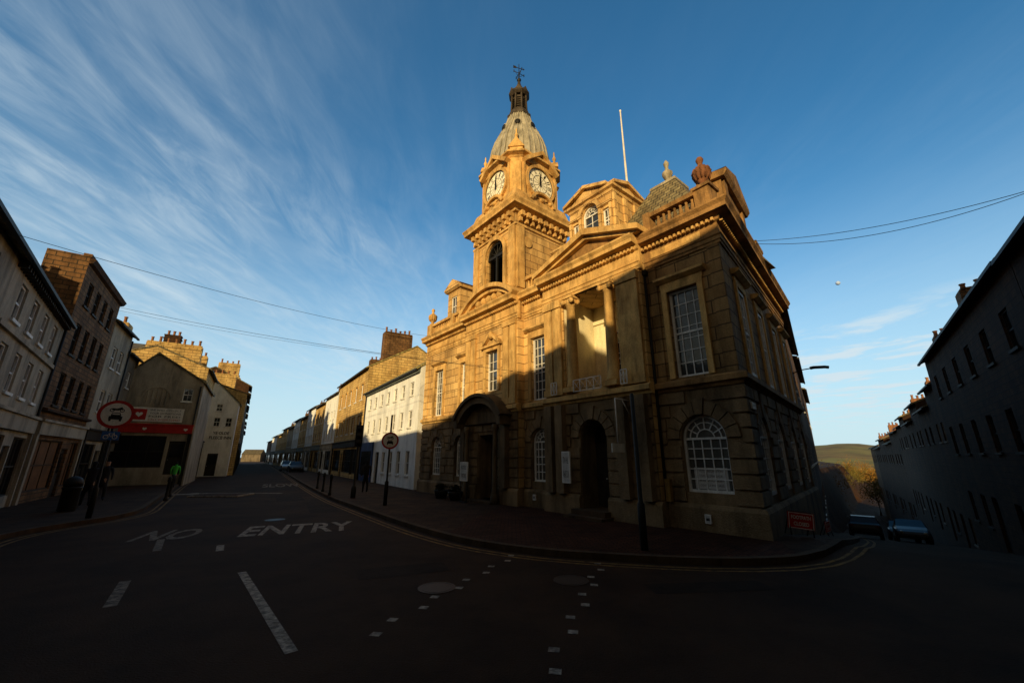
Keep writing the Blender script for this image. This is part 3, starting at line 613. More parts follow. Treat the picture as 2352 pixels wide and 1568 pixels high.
dr=MB(); a_,b_=doorop[0],doorop[1]; dr.box(FT,a_,b_,PO-.9,PO-.82,.35,2.5); dr.box(FT,a_+.1,(a_+b_)/2-.05,PO-.819,PO-.79,.5,1.2);dr.box(FT,(a_+b_)/2+.05,b_-.1,PO-.819,PO-.79,.5,1.2);dr.box(FT,a_+.1,(a_+b_)/2-.05,PO-.819,PO-.79,1.35,2.4);dr.box(FT,(a_+b_)/2+.05,b_-.1,PO-.819,PO-.79,1.35,2.4)
dr.box(FT,a_,b_,PO-.9,PO-.8,2.5,3.3,1)
d_=dr.obj('door',TH,[M['dark'],M['dglass']]); hh=MB(); hh.lathe(FT.p((a_+b_)/2+.1,PO-.76,1.25),[(.035,0),(.035,.05)],8); hh.obj('handle',d_,[M['lamp']])
dr=MB(); a_,b_=dop[0],dop[1]; dr.box(FT,a_,b_,PO-.8,PO-.72,.2,3.0);dr.box(FT,a_+.12,(a_+b_)/2-.06,PO-.719,PO-.7,.9,2.3,1);dr.box(FT,(a_+b_)/2+.06,b_-.12,PO-.719,PO-.7,.9,2.3,1); dr.obj('door',TH,[M['dark'],M['dglass']])
for bx in ((4.1,5.7,PO,PO+.75,.0,.2),(4.2,5.6,PO-.8,PO+.45,.2,.36),(10,12,PO-.7,PO+.6,0,.2)):
    stp=MB(); stp.box(FT,*bx); stp.obj('step',TH,[M['kerb']])
hd=MB(); c_=11.15; hw=1.85; rise=1.0; r_=(hw*hw+rise*rise)/(2*rise); zc=3.7+rise-r_; th=math.asin(hw/r_); HP=PO+.72
def sa2(r,n=16): return [(c_+r*math.sin(-th+2*th*i/n),zc+r*math.cos(-th+2*th*i/n)) for i in range(n+1)]
B1,B2=sa2(r_+.15),sa2(r_); B3=sa2(r_-.3)
for i in range(16): hd.prism(FT,[B1[i],B1[i+1],B2[i+1],B2[i]],PO+.01,HP)
for i in range(16): hd.prism(FT,[B2[i],B2[i+1],B3[i+1],B3[i]],PO+.01,HP-.12)
hd.prism(FT,[(c_-hw+.2,3.5)]+B3[1:-1]+[(c_+hw-.2,3.5)],PO+.01,PO+.2)
for sx in (-1,1):
    hd.prism(FT,[(c_+sx*(hw-.25),3.35),(c_+sx*(hw+.02),3.35),(c_+sx*(hw+.02),3.72),(c_+sx*(hw-.25),3.72)],PO+.01,HP-.05)
    hd.box(FT,c_+sx*1.6-.16,c_+sx*1.6+.16,PO+.06,PO+.32,.79,3.35)
    q=FT.p(c_+sx*1.12,PO+.34,0); hd.lathe((q[0],q[1],0),[(.17,.1),(.17,.5),(.12,.55),(.1,3.1),(.15,3.2),(.15,3.4)],14)
hd.obj('entrance_hood',TH,[mat('shade_darkened_stone',(.17,.115,.06),(.10,.07,.038),.9,bump=.6,stain=.6)])  # hood stone coloured dark to stand in for the shadow around the porch
def rail(fr,s0,s1,o,z0,z1):
    b=MB(); b.box(fr,s0,s1,o-.012,o+.012,z1-.025,z1);b.box(fr,s0,s1,o-.012,o+.012,z0,z0+.025)
    n=max(2,int((s1-s0)/.3))
    for i in range(n+1): x=s0+(s1-s0)*i/n; b.box(fr,x-.012,x+.012,o-.011,o+.011,z0+.026,z1-.026)
    for i in range(n):
        x0=s0+(s1-s0)*i/n;x1=s0+(s1-s0)*(i+1)/n
        b.tube([fr.p(x0,o,z0+.03),fr.p(x1,o,z1-.03)],.01,4); b.tube([fr.p(x0,o,z1-.03),fr.p(x1,o,z0+.03)],.01,4)
    b.obj('railing',TH,[M['signw']])
rail(FT,4.15,5.4,PO+.3,4.25,4.68); rail(FT,3.15,3.4,PO+.24,4.27,4.75); rail(FT,6.3,6.6,PO+.24,4.27,4.75)
for a_ in (2.47,7.2,13.22):
    b=MB(); b.tube([FT.p(a_-.0,.1,8.0),FT.p(a_,.1,.3)],.045,8); b.box(FT,a_-.1,a_+.1,.03,.2,7.9,8.08); b.obj('drainpipe',TH,[M['black']])
# clock tower -------------------------------------------------
TS0,TS1,TD=9.4,13.1,3.7
tw=MB(); FR=F(FT.p(TS0,0,0)[:2],(.7755,.6313),-1); FL=F(FT.p(TS1,0,0)[:2],(.7755,.6313),1)
lo=(10.35,11.9,10.25,13.15,True)
wall(tw,FT,TS0,TS1,9.2,14.2,[lo],.35,0,o=.001)
wall(tw,FR,0,TD,9.2,14.2,[],.1,0,o=.001); tw.quad(FL.p(0,0,9.2),FL.p(TD,0,9.2),FL.p(TD,0,14.2),FL.p(0,0,14.2)); tw.quad(FT.p(TS0,-TD,9.2),FT.p(TS1,-TD,9.2),FT.p(TS1,-TD,14.2),FT.p(TS0,-TD,14.2))
CT=tw.obj('clock_tower',TH,[M['ashlar']])
tc_=FT.p((TS0+TS1)/2,-TD/2,0); C2=Vector((tc_[0],tc_[1])); ud=Vector(FT.u); un=Vector(FT.n)
def sqp(h,ch=0):
    if ch==0: L=[(-h,-h),(-h,h),(h,h),(h,-h)]
    else: L=[(-h,-h+ch),(-h,h-ch),(-h+ch,h),(h-ch,h),(h,h-ch),(h,-h+ch),(h-ch,-h),(-h+ch,-h)]
    P=[C2+ud*a+un*b for a,b in L]
    ar=sum(P[i].x*P[(i+1)%len(P)].y-P[(i+1)%len(P)].x*P[i].y for i in range(len(P)))
    return P if ar>0 else P[::-1]
t2=MB(); H2=TD/2
t2.rings(sqp(H2),[(.05,9.2),(.05,9.9),(.0,9.95)],caps=False)
t2.rings(sqp(H2),[(.003,13.35),(.08,13.37),(.08,13.5),(.03,13.52)],caps=False)
t2.rings(sqp(H2),[(.0,14.1),(.14,14.12),(.16,14.25),(.48,14.32),(.48,14.45),(.56,14.6),(.56,14.66),(.3,14.74),(.12,15.1),(-.02,15.6),(-.5,15.61)])
for fr_ in (FT.sh(TS0,0),FR,FL):
    for i in range(9):
        x=.12+i*(TD-.44)/8; t2.box(fr_,x,x+.2,.02,.36,13.85,14.11); t2.box(fr_,x+.02,x+.18,.02,.2,13.6,13.85)
    t2.box(fr_,.02,.5,.002,.09,9.95,13.34); t2.box(fr_,TD-.5,TD-.02,.002,.09,9.95,13.34)
Aa=arcpts(11.125,12.375,.8,14);Ab=arcpts(11.125,12.375,1.02,14)
for i in range(14): t2.prism(FT,[Aa[i],Aa[i+1],Ab[i+1],Ab[i]],.002,.12)
t2.box(FT,10.1,10.32,.002,.12,10.0,12.37);t2.box(FT,11.93,12.15,.002,.12,10.0,12.37)
t2.box(FT,10.05,12.25,.002,.2,10.05,10.2)
for a_ in (.75,2.9):
    Aq=arcpts(a_,12.6,.3,16,0,2*math.pi); t2.prism(FR,Aq[:-1],.002,.06)
t2.obj('tower_cornice',CT,[M['trim']])
lv=MB(); lv.quad(FT.p(10.3,-.34,10.1),FT.p(12,-.34,10.1),FT.p(12,-.34,13.25),FT.p(10.3,-.34,13.25),1)
for i in range(17):
    z=10.3+i*.115; lv.add([FT.p(10.37,-.3,z+.09),FT.p(11.88,-.3,z+.09),FT.p(11.88,-.12,z),FT.p(10.37,-.12,z)],[(0,1,2,3)],0)
lv.box(FT,11.08,11.17,-.2,-.08,10.3,12.3);lv.box(FT,10.37,11.88,-.2,-.08,12.25,12.4)
Aa=arcpts(11.125,12.37,.77,12);Ab=arcpts(11.125,12.37,.66,12)
for i in range(12): lv.prism(FT,[Aa[i],Aa[i+1],Ab[i+1],Ab[i]],-.25,-.1)
for i in (1,2,3,4,5):
    t=math.pi*i/6; lv.tube([FT.p(11.125,-.15,12.37),FT.p(11.125+.7*math.cos(t),-.15,12.37+.7*math.sin(t))],.03,5)
lv.obj('louvre',CT,[M['black'],M['dglass']])
cs=MB(); HC=1.72; CH=.46; CR=.95
cs.rings(sqp(HC,CH),[(.22,14.7),(.22,15.3),(.1,15.42),(0,15.45),(0,17.9),(.06,17.95),(.1,18.0),(.32,18.08),(.32,18.2),(.1,18.4),(-.3,18.42)])
faces=[]
for (dx_,dy_) in ((0,1),(-1,0),(1,0),(0,-1)):
    nrm=ud*dx_+un*dy_; org=C2+nrm*HC; u_=Vector((nrm.y,-nrm.x)); f_=F(org[:],u_[:],1)
    if f_.n3().to_2d().dot(nrm)<0: f_=F(org[:],u_[:],-1)
    faces.append(f_)
for f_ in faces:
    zc=16.7
    Aq=arcpts(0,zc,CR,28,0,2*math.pi);Ar=arcpts(0,zc,CR+.16,28,0,2*math.pi)
    for i in range(28): cs.prism(f_,[Aq[i],Aq[i+1],Ar[i+1],Ar[i]],.002,.16)
    for sg in (-1,1):
        cs.prism(f_,[(sg*1.15,17.6),(0,18.5),(0,18.76),(sg*1.28,17.78)],-.2,.36)
    cs.prism(f_,[(-1.1,17.72),(0,18.52),(1.1,17.72)],.001,.1)
    for sg in (-1,0,1): cs.lathe(f_.p(sg*.62,.14,15.43),[(.05,0),(.16,.06),(.18,.14),(.1,.24),(.03,.28)],9)
    A6=arcpts(0,15.05,.95,12,math.pi*.9,math.pi*.1);A7=arcpts(0,15.05,.8,12,math.pi*.9,math.pi*.1)
    for i in range(12): cs.prism(f_,[A6[i],A6[i+1],A7[i+1],A7[i]],.1,.3)
    for sg in (-1,1): cs.box(f_,sg*1.17-.05,sg*1.17+.05,.002,.1,15.5,17.6)
for a_,b_ in ((-1,1),(1,1),(1,-1),(-1,-1)):
    nrm=(ud*a_+un*b_).normalized(); org=C2+nrm*((2*HC-CH)/math.sqrt(2)); f_=F(org[:],Vector((nrm.y,-nrm.x))[:],1)
    if f_.n3().to_2d().dot(nrm)<0: f_=F(org[:],Vector((nrm.y,-nrm.x))[:],-1)
    cs.box(f_,-.26,.26,.002,.1,15.5,17.6); cs.box(f_,-.36,.36,-.5,.16,18.2,18.48)
    cs.prism(f_,[(-.46,18.48),(0,19.15),(.46,18.48)],-.6,.22)
    q=f_.p(0,-.0,18.95); cs.lathe(q,[(.09,0),(.09,.2),(.055,.26),(.11,.38),(.11,.48),(.055,.58),(.04,.7),(.055,.76),(.02,.95)],8)
    q=f_.p(0,.15,14.85); cs.lathe(q,[(.15,0),(.15,.25),(.09,.35),(.17,.5),(.07,.68),(.02,.82)],8)
cs.obj('clock_stage',CT,[M['trim']])
rom=['XII','I','II','III','IV','V','VI','VII','VIII','IX','X','XI']
for f_ in faces:
    ck=MB(); zc=16.7; ck.add([f_.p((CR+.01)*math.cos(t*math.pi/16),.05,zc+(CR+.01)*math.sin(t*math.pi/16)) for t in range(32)],[tuple(range(32))],0)
    rt=f_.right();nn=f_.n3()
    def ringc(r0,r1,o_):
        A=arcpts(0,zc,r0,36,0,2*math.pi);B=arcpts(0,zc,r1,36,0,2*math.pi)
        for i in range(36): ck.prism(f_,[A[i],A[i+1],B[i+1],B[i]],.052,o_,1)
    ringc(CR-.03,CR+.01,.08);ringc(.52,.535,.07)
    cen=Vector(f_.p(0,.06,zc))
    for i,tx in enumerate(rom):
        a=math.radians(i*30); up_=rt*math.sin(a)+Vector((0,0,1))*math.cos(a); r2=rt*math.cos(a)-Vector((0,0,1))*math.sin(a)
        ck.text(tx,cen+up_*.73,r2,up_,h=.26,w=.05+.055*len(tx),m=1,off=.004)
        ck.tube([cen+up_*.06,cen+up_*.52],.007,4,1)
    for L_,wd,ang in ((.78,.04,2),(.52,.065,-1)):
        a=math.radians(ang); up_=rt*math.sin(a)+Vector((0,0,1))*math.cos(a); r2=rt*math.cos(a)-Vector((0,0,1))*math.sin(a); c_=cen+nn*.03
        ck.add([c_-r2*wd-up_*.15,c_+r2*wd-up_*.15,c_+r2*wd+up_*L_*.7,c_+up_*L_,c_-r2*wd+up_*L_*.7],[(0,1,2,3,4)],1)
    ck.obj('clock_face',CT,[M['clock'],M['black']])
rot8=math.atan2(un.y,un.x)+math.pi/8
DP=[(1.86,18.3),(1.84,19.0),(1.73,19.7),(1.54,20.35),(1.28,20.95),(1.02,21.55),(.82,22.05),(.72,22.4),(.68,22.6)]
dmb=MB(); dmb.lathe((C2.x,C2.y,0),DP,16,0,False,rot8)
for k in range(8):
    a0=rot8+k*math.pi/4
    for j in range(4):
        a_=a0+j*math.pi/16; rr_=1.0 if j%2==0 else .985
        dmb.tube([(C2.x+math.cos(a_)*r*rr_,C2.y+math.sin(a_)*r*rr_,z) for r,z in DP],.065 if j==0 else .04,5)
for k in range(8):
    a=rot8+math.pi/8+k*math.pi/4; d_=Vector((math.cos(a),math.sin(a),0)); c_=Vector((C2.x,C2.y,21.25))+d_*1.05
    dmb.tube([c_+d_*-.3,c_+d_*.18],.23,14,0); dmb.tube([c_+d_*.16,c_+d_*.21],.17,14,1)
dmb.obj('dome',CT,[M['lead'],M['black']])
ln=MB(); c3=(C2.x,C2.y,0)
ln.lathe(c3,[(.78,22.5),(.80,22.64),(.68,22.72),(.62,23.0)],8,0,False,rot8)
for k in range(8):
    a=rot8+k*math.pi/4; ln.tube([(C2.x+.53*math.cos(a),C2.y+.53*math.sin(a),22.95),(C2.x+.47*math.cos(a),C2.y+.47*math.sin(a),24.35)],.065,6)
    a+=math.pi/8
    for j in range(6): ln.add([(C2.x+(.44+e)*math.cos(a+s_),C2.y+(.44+e)*math.sin(a+s_),23.15+j*.17+(0 if e else .1)) for e,s_ in ((0,-.35),(0,.35),(.06,.33),(.06,-.33))],[(0,1,2,3)])
ln.lathe(c3,[(.40,22.95),(.38,24.4)],8,0,False,rot8)
ln.lathe(c3,[(.54,24.28),(.69,24.42),(.69,24.5),(.52,24.58),(.42,24.82),(.33,24.98),(.24,25.12),(.16,25.3),(.11,25.5),(.08,25.7)],8,0,False,rot8)
for k in range(8):
    a=rot8+math.pi/8+k*math.pi/4; f_=F((C2.x+.53*math.cos(a),C2.y+.53*math.sin(a)),(-math.sin(a),math.cos(a)),-1); ln.prism(f_,[(-.21,24.48),(0,24.78),(.21,24.48)],-.2,.12)
ln.obj('lantern',CT,[M['lant']])
vn=MB(); vn.lathe(c3,[(.08,25.65),(.1,25.72),(.15,25.82),(.1,25.92),(.04,26.0),(.03,26.4),(.06,26.45),(.025,26.5),(.02,27.2)],10)
for a in (0,math.pi/2):
    d_=Vector((math.cos(a+.5),math.sin(a+.5),0)); vn.tube([Vector((C2.x,C2.y,26.4))-d_*.36,Vector((C2.x,C2.y,26.4))+d_*.36],.02,5)
    for sg in (-1,1): vn.tube([Vector((C2.x,C2.y,26.32))+d_*.38*sg,Vector((C2.x,C2.y,26.5))+d_*.38*sg],.03,5)
    for sg in (-1,1): vn.tube([Vector((C2.x,C2.y,26.1)),Vector((C2.x,C2.y,26.25))+d_*.18*sg,Vector((C2.x,C2.y,26.4))+d_*.28*sg],.015,4)
d_=Vector((.9,.3,0)); P_=Vector((C2.x,C2.y,26.85)); vn.tube([P_-d_*.38,P_+d_*.34],.02,5)
vn.add([P_-d_*.42+Vector((0,0,.13)),P_-d_*.18+Vector((0,0,.07)),P_-d_*.18-Vector((0,0,.07)),P_-d_*.42-Vector((0,0,.13))],[(0,1,2,3)]); vn.add([P_+d_*.44,P_+d_*.3+Vector((0,0,.1)),P_+d_*.3-Vector((0,0,.1))],[(0,1,2)])
vn.obj('weather_vane',CT,[M['black']])
def notice(fr,s0,s1,o,z0,z1,lines,label,fm='poster',name='notice_board',bm='signw',th=.05,mg=.04):
    b=MB(); b.box(fr,s0,s1,o,o+th,z0,z1,0); b.box(fr,s0+mg,s1-mg,o+th+.001,o+th+.003,z0+mg,z1-mg,1)
    c=Vector(fr.p((s0+s1)/2,o+th+.003,(z0+z1)/2)); n=len(lines);hh=(z1-z0-mg*3)/max(1,n)
    for i,t in enumerate(lines): b.text(t,c+Vector((0,0,(n/2-.5-i)*hh)),fr.right(),(0,0,1),h=hh*.5,w=(s1-s0)*.7,m=2,off=.002)
    return b.thing(name,label,'notice board',fr.p((s0+s1)/2,o,z0),[M[bm],M[fm],M['black']])
notice(FT,11.15,11.75,PO+.95,1.0,1.8,['NOTICE','TOWN COUNCIL'],'white-framed notice poster standing before the entrance')
b=MB(); b.box(FT,11.2,11.24,PO+.96,PO+.99,.12,1.0);b.box(FT,11.66,11.7,PO+.96,PO+.99,.12,1.0); b.box(FT,11.2,11.7,PO+.9,PO+1.05,.121,.16); b.thing('notice_stand','dark metal stand carrying the notice by the entrance','stand',FT.p(11.45,PO+.95,.12),[M['black']])
notice(FT,5.62,6.0,PO+.36,1.15,2.2,['TOWN HALL','WHATS ON'],'tall white-framed poster case on the dark stone wall')
notice(FT,1.2,1.36,.17,.33,.55,['i'],'small white plaque on the stone plinth',name='wall_plaque',mg=.02); notice(FT,8.0,8.15,.17,.4,.6,['i'],'small white plaque on the stone plinth',name='wall_plaque',mg=.02)
notice(FT,.78,1.70,-.187,1.16,1.72,['VISITOR INFORMATION','TOWN HALL OPENING HOURS','MONDAY TO FRIDAY','COUNCIL ENQUIRIES'],'paper posters taped inside the arched window',name='window_poster',th=.004,mg=.02,bm='poster')
notice(FS,.3,.75,.05,3.25,3.42,['LOWTHER STREET'],'white street name plate high on the corner wall',name='street_name_plate',fm='signw',mg=.015)
b=MB(); b.box(FT,2.22,2.38,.17,.3,.8,1.4); b.box(FT,2.24,2.36,.301,.315,.95,1.3); b.thing('wall_box','small yellow metal box fixed to the stone wall','box',FT.p(2.3,.2,.8),[M['ydim']])
# ---------------------------------------------------------------- LEFT SIDE OF THE MAIN STREET
LU=(-.533,.846); GU=(.846,.533)
t,fr=house('cream rendered shop house with sash windows and dark eaves',(-9.2,4.3),(-.652,.758),-1,8.5,8,7.8,'cream',rows=((4.1,5.4),(6.15,7.3)),cols=3,shop='dglass',ridge=1.6)
t,fr=house('cream rendered shop house with sash windows and bracketed eaves',(-14.75,10.75),(-.652,.758),-1,8.45,8,7.8,'cream',rows=((4.1,5.4),(6.15,7.3)),cols=4,ww=.8,shop='dglass',ridge=1.6,chim=((6.5,7.5,-3.4,-4.4,8.5,10.8,2),),fascia='cream',pipe=True)
b=MB(); b.box(fr,0,8.45,.003,.1,5.7,5.85); b.obj('string_course',t,[M['cream']])
for i in range(28):
    bk=MB(); bk.box(fr,.1+i*.3,.2+i*.3,.003,.22,7.5,7.72); bk.obj('eaves_bracket',t,[M['dark']])
t,fr=house('tall brown stone building with narrow windows',(-20.3,17.3),(-.56,.828),-1,6.8,1.45,11.3,'brown',rows=((4.3,5.8),(6.7,8.2),(9.1,10.3)),cols=4,ww=.75,shop='warm',parapet=True,fm='dark',fascia='cream',name='shop_building')
bk=MB(); bk.box(fr,.02,6.78,-1.46,-8,-.3,9.6); bk.obj('rear_wing',t,[M['brown']])
bk=MB(); bk.sweep(fr,-.05,6.85,[(.004,10.9),(.15,10.95),(.25,11.15),(.004,11.2)]); bk.obj('cornice',t,[M['drk']])
bk=MB(); bk.sweep(fr,0,6.8,[(.004,3.9),(.2,3.95),(.2,4.05),(.004,4.1)]); bk.obj('string_course',t,[M['drk']])
t,fr=house('narrow rendered house with white sash windows',(-24.15,23.0),LU,-1,4.2,7,10.0,'cream',rows=((4.6,5.9),(7.3,8.6)),cols=2,shop='dglass',ridge=1.5,chim=((.1,.8,-2.4,-3.8,10.0,11.8,2),),cm='limestone',pipe=True)
t,fr=house('lower rendered house with tall sunlit chimney',(-26.4,26.55),LU,-1,3.2,7,8.9,'grey',rows=((4.4,5.6),(6.7,7.8)),cols=1,shop='dglass',ridge=1.3,chim=((1.9,3.0,-.8,-3.2,9.0,11.4,3),),cm='limestone')
t,fr=house('cream gabled shop with red fascia and charity banner',(-28.2,28.45),GU,-1,4.75,8,7.6,'cream',rows=(),cols=2,ridge=1.9,gable=.35,shop='dglass',name='charity_shop',cat='shop',fascia='red',g0=.75,sidewin=((1,1.8,4.6,5.8),(3,3.8,4.6,5.8),(5,5.8,4.6,5.8)),pipe=True,extra=((3.6,4.2,6.1,7.1),))
b=MB(); b.box(fr,.9,3.9,.004,.08,4.5,5.5,0); b.box(fr,1.0,1.8,.082,.095,4.62,5.38,1)
for i,tx in enumerate(('WE WILL COLLECT','YOUR DONATIONS','FOR FREE!','CALL 01539 739961')): b.text(tx,Vector(fr.p(2.85,.085,5.34-i*.23)),fr.right(),(0,0,1),h=.14,w=1.8,m=2 if i==3 else 3)
def heart(b,c,rt,s,m):
    P=[]
    for i in range(24):
        t_=2*math.pi*i/24; x_=16*math.sin(t_)**3;z_=13*math.cos(t_)-5*math.cos(2*t_)-2*math.cos(3*t_)-math.cos(4*t_); P.append(c+rt*x_*s/16+Vector((0,0,z_*s/16)))
    b.add(P,[tuple(range(24))],m)
heart(b,Vector(fr.p(1.4,.1,5.0)),fr.right(),.2,0)
b.obj('banner',t,[M['signw'],M['red'],M['red'],M['black']])
for x_ in (4.25,1.9):
    b=MB(); heart(b,Vector(fr.p(x_,.15,3.98)),fr.right(),.12,0); b.obj('fascia_emblem',t,[M['signw']])
A=arcpts(2.1,6.2,.8,14);B=arcpts(2.1,6.2,.87,14); b=MB()
for i in range(14): b.prism(fr,[A[i],A[i+1],B[i+1],B[i]],.004,.05)
for i in range(1,6): b.box(fr,1.3+i*.27,1.33+i*.27,.004,.04,5.7,6.2+math.sqrt(max(0,.62-(i*.27-.8)**2)))
b.box(fr,1.2,3.0,.004,.05,5.65,5.71); b.obj('arched_sign_frame',t,[M['cream']])
t,fr=house('rendered wall house catching the low sun with stone chimney',(-35.0,33.6),GU,-1,4.6,7,11.2,'limestone',ridge=1.2,rows=(),nodoor=True,cols=1,chim=((3.2,4.4,-.3,-1.2,11.0,13.0,3),),cm='drk')
t,fr=house('brown stone terrace house with long chimney stack',(-28.3,36.4),LU,-1,8.0,8,9.9,'limestone',rows=((4.2,5.6),(6.9,8.2)),cols=3,ridge=1.6,shop='dglass',chim=((.05,.8,-.8,-4.8,10.0,11.9,7),(7.1,7.9,-1,-3.5,10,12.4,5)),cm='limestone')
t,fr=house('white rendered gabled inn with painted lettering',(-36.0,43.6),GU,-1,5.2,11,8.0,'whiter',rows=(),cols=2,ww=.7,ridge=2.4,gable=.5,name='inn',cat='pub',extra=((3.1,3.7,5.3,6.3),(4.2,4.8,5.3,6.3),(3.1,3.7,7.0,7.8)))
for tx,zz,ww_ in (('YE OLDE',4.6,1.5),('FLEECE INN',4.1,2.0)):
    b=MB(); b.text(tx,Vector(fr.p(4.0,.01,zz)),fr.right(),(0,0,1),h=.32,w=ww_,bold=.02); b.obj('lettering',t,[M['black']])
pos=Vector((-32.4,48.6)); u_=Vector((-.545,.838)).normalized()
spec=[(5,9.4,'limestone'),(6,11.2,'drk'),(5,10.0,'grey'),(6,11.6,'brown'),(5,9.6,'cream'),(7,10.8,'drk'),(6,9.5,'limestone'),(8,10.5,'grey'),(10,9.4,'brown'),(12,9.2,'drk'),(14,8.6,'grey'),(18,9,'drk')]
for i,(L,H,wm) in enumerate(spec):
    house('dark fronted terrace building further up the street',pos[:],u_[:],-1,L,8,H,wm,rows=((4.2,5.6),(6.7,7.9)),cols=3 if L<9 else 5,ww=.8,ridge=1.2+.8*(i%2),shop='dglass',chim=((.2,1.0,-1.4,-3.8,H+.3,H+2.2+.5*(i%3),4),),group='terrace buildings along the high street',cm='limestone')
    pos+=u_*L
# ---------------------------------------------------------------- RIGHT SIDE OF THE MAIN STREET
RU=(-.555,.832)
t,fr=house('long white rendered house with dark gutter',(-5.95,25.55),RU,1,13.4,8,7.7,'whiter','slatey',rows=((3.9,5.0),(6.0,6.9)),cols=7,ww=.75,ridge=2.6,panes=(2,2),pipe=True)
b=MB(); b.box(fr,.05,13.35,.004,.2,7.35,7.6); b.obj('eaves_cornice',t,[M['teal']])
b=MB(); b.box(fr,9.5,13,.006,.14,.1,3.2);b.box(fr,9.7,12.8,.141,.15,.6,2.5,1); b.obj('shopfront',t,[M['bluep'],M['dglass']])
t,fr=house('three storey buff stone house with large chimney',(-13.45,36.75),(-.55,.835),1,13.4,9,10.2,'limestone',rows=((4.3,5.8),(7.3,8.8)),cols=5,ww=.95,ridge=2.6,shop='dglass',surround=True,chim=((.1,1.0,-1.2,-4.0,10.4,13.9,6),(12.4,13.2,-3,-5,11.5,13.8,4)),rm='slatey')
pos=Vector((-20.9,48.0)); u_=Vector((-.56,.828)).normalized()
spec=[(8,9.6,'whiter'),(8,9.2,'limestone'),(7.5,9.5,'whiter'),(9,8.6,'limestone'),(9,8.9,'whiter'),(10,8,'cream'),(12,8.4,'limestone'),(14,7.5,'limestone'),(16,7.8,'whiter'),(20,7,'brown')]
for i,(L,H,wm) in enumerate(spec):
    house('terrace shop building with sunlit upper floors',pos[:],u_[:],1,L,8,H,wm,rows=((4.1,5.3),(6.5,7.5)) if H>8.2 else ((4.1,5.3),),cols=4,ww=.8,ridge=2.0,shop='dglass',chim=((.1,1.0,-3.0,-4.6,H+1,H+3.2,4),),group='terrace buildings along the high street',fascia=R.choice(['dark','teal','cream']))
    pos+=u_*L
b=MB(); q=(-57,112,0); b.lathe(q,[(2.6,0),(2.6,8.5),(2.9,8.6),(2.9,9),(2.2,9.3),(1.6,10.2),(.6,11),(.3,11.3),(.3,12),(.1,12.6)],16,0,False)
b.thing('turret','white rendered corner turret with domed cap','tower',q,[M['whiter']])
for i in range(6): house('distant house closing the street',(-128+i*9.0,196+i*4),(.96,.28),-1,8,8,3.2+R.random()*2,R.choice(['grey','brown','cream']),rows=(),cols=2,ridge=2.0,nodoor=True,group='distant houses at the end of the street')
# ---------------------------------------------------------------- RIGHT STREET
u_=Vector((.634,.773)).normalized()
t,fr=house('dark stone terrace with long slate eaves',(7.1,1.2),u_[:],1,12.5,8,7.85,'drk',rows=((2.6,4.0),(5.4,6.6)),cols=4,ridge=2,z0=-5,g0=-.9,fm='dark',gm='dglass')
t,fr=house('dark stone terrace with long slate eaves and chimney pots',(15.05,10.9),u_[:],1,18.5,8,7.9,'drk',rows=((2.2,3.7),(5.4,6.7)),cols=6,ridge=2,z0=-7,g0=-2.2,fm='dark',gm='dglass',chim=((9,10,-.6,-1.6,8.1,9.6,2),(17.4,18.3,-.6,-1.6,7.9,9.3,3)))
pos=Vector((27.1,25.3))
for i,(L,H,wm) in enumerate(((5,6.6,'drk'),(6,5.6,'drk'),(5,6.4,'drk'),(7,5.3,'drk'),(5,6.2,'drk'),(6,5.5,'drk'))):
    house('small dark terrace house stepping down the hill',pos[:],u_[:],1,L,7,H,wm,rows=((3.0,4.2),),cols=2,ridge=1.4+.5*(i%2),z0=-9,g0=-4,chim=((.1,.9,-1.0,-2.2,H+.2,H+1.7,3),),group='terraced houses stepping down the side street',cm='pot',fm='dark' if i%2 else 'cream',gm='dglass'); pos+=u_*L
u2=Vector((.602,.798)).normalized()
for L,H,wm in ((8,5.2,'drk'),(8,4.0,'drk'),(8,4.8,'drk'),(9,3.6,'drk'),(9,3.8,'brown')):
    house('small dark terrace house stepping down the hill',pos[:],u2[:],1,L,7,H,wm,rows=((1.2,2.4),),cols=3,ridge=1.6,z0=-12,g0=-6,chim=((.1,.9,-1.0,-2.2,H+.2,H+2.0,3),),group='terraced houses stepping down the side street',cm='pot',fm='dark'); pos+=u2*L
pos=Vector((13.3,18.65)); u3=Vector((.6,.8))
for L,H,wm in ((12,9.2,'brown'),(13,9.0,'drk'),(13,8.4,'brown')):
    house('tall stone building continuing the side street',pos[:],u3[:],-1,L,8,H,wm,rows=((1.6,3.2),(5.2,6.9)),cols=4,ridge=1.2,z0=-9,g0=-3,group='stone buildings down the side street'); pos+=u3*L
# ---------------------------------------------------------------- unseen houses behind the viewer, heights and gap shaped to cast shadows
def back(x0,x1,H,y=-8.0): house('unseen shadow-casting building across the junction',(x0,y),(1,0),1,x1-x0,9,H,'brown',rows=((4.2,5.8),(7.2,8.8)),cols=2 if x1-x0>2.2 else 1,ww=.6,ridge=.01,parapet=True,nodoor=True,margin=.2,group='unseen shadow casters across the junction')
for x0,x1,H in ((-75,-58,17.5),(-58,-50,19.5),(-50,-42,17.6),(-42,-34,19.5),(-34,-26.6,15.4),(-26.6,-16.5,11.7),(-16.5,-9,11.9),(-9,-5.2,12.1),(-5.2,-4.5,13.0),(-4.5,-3.2,10.6),(-3.2,-2.0,13.3),(-2.0,1.2,13.4),(1.2,4.6,14.2),(4.6,10,14.8),(10,24,18),(24,44,14)): back(x0,x1,H)
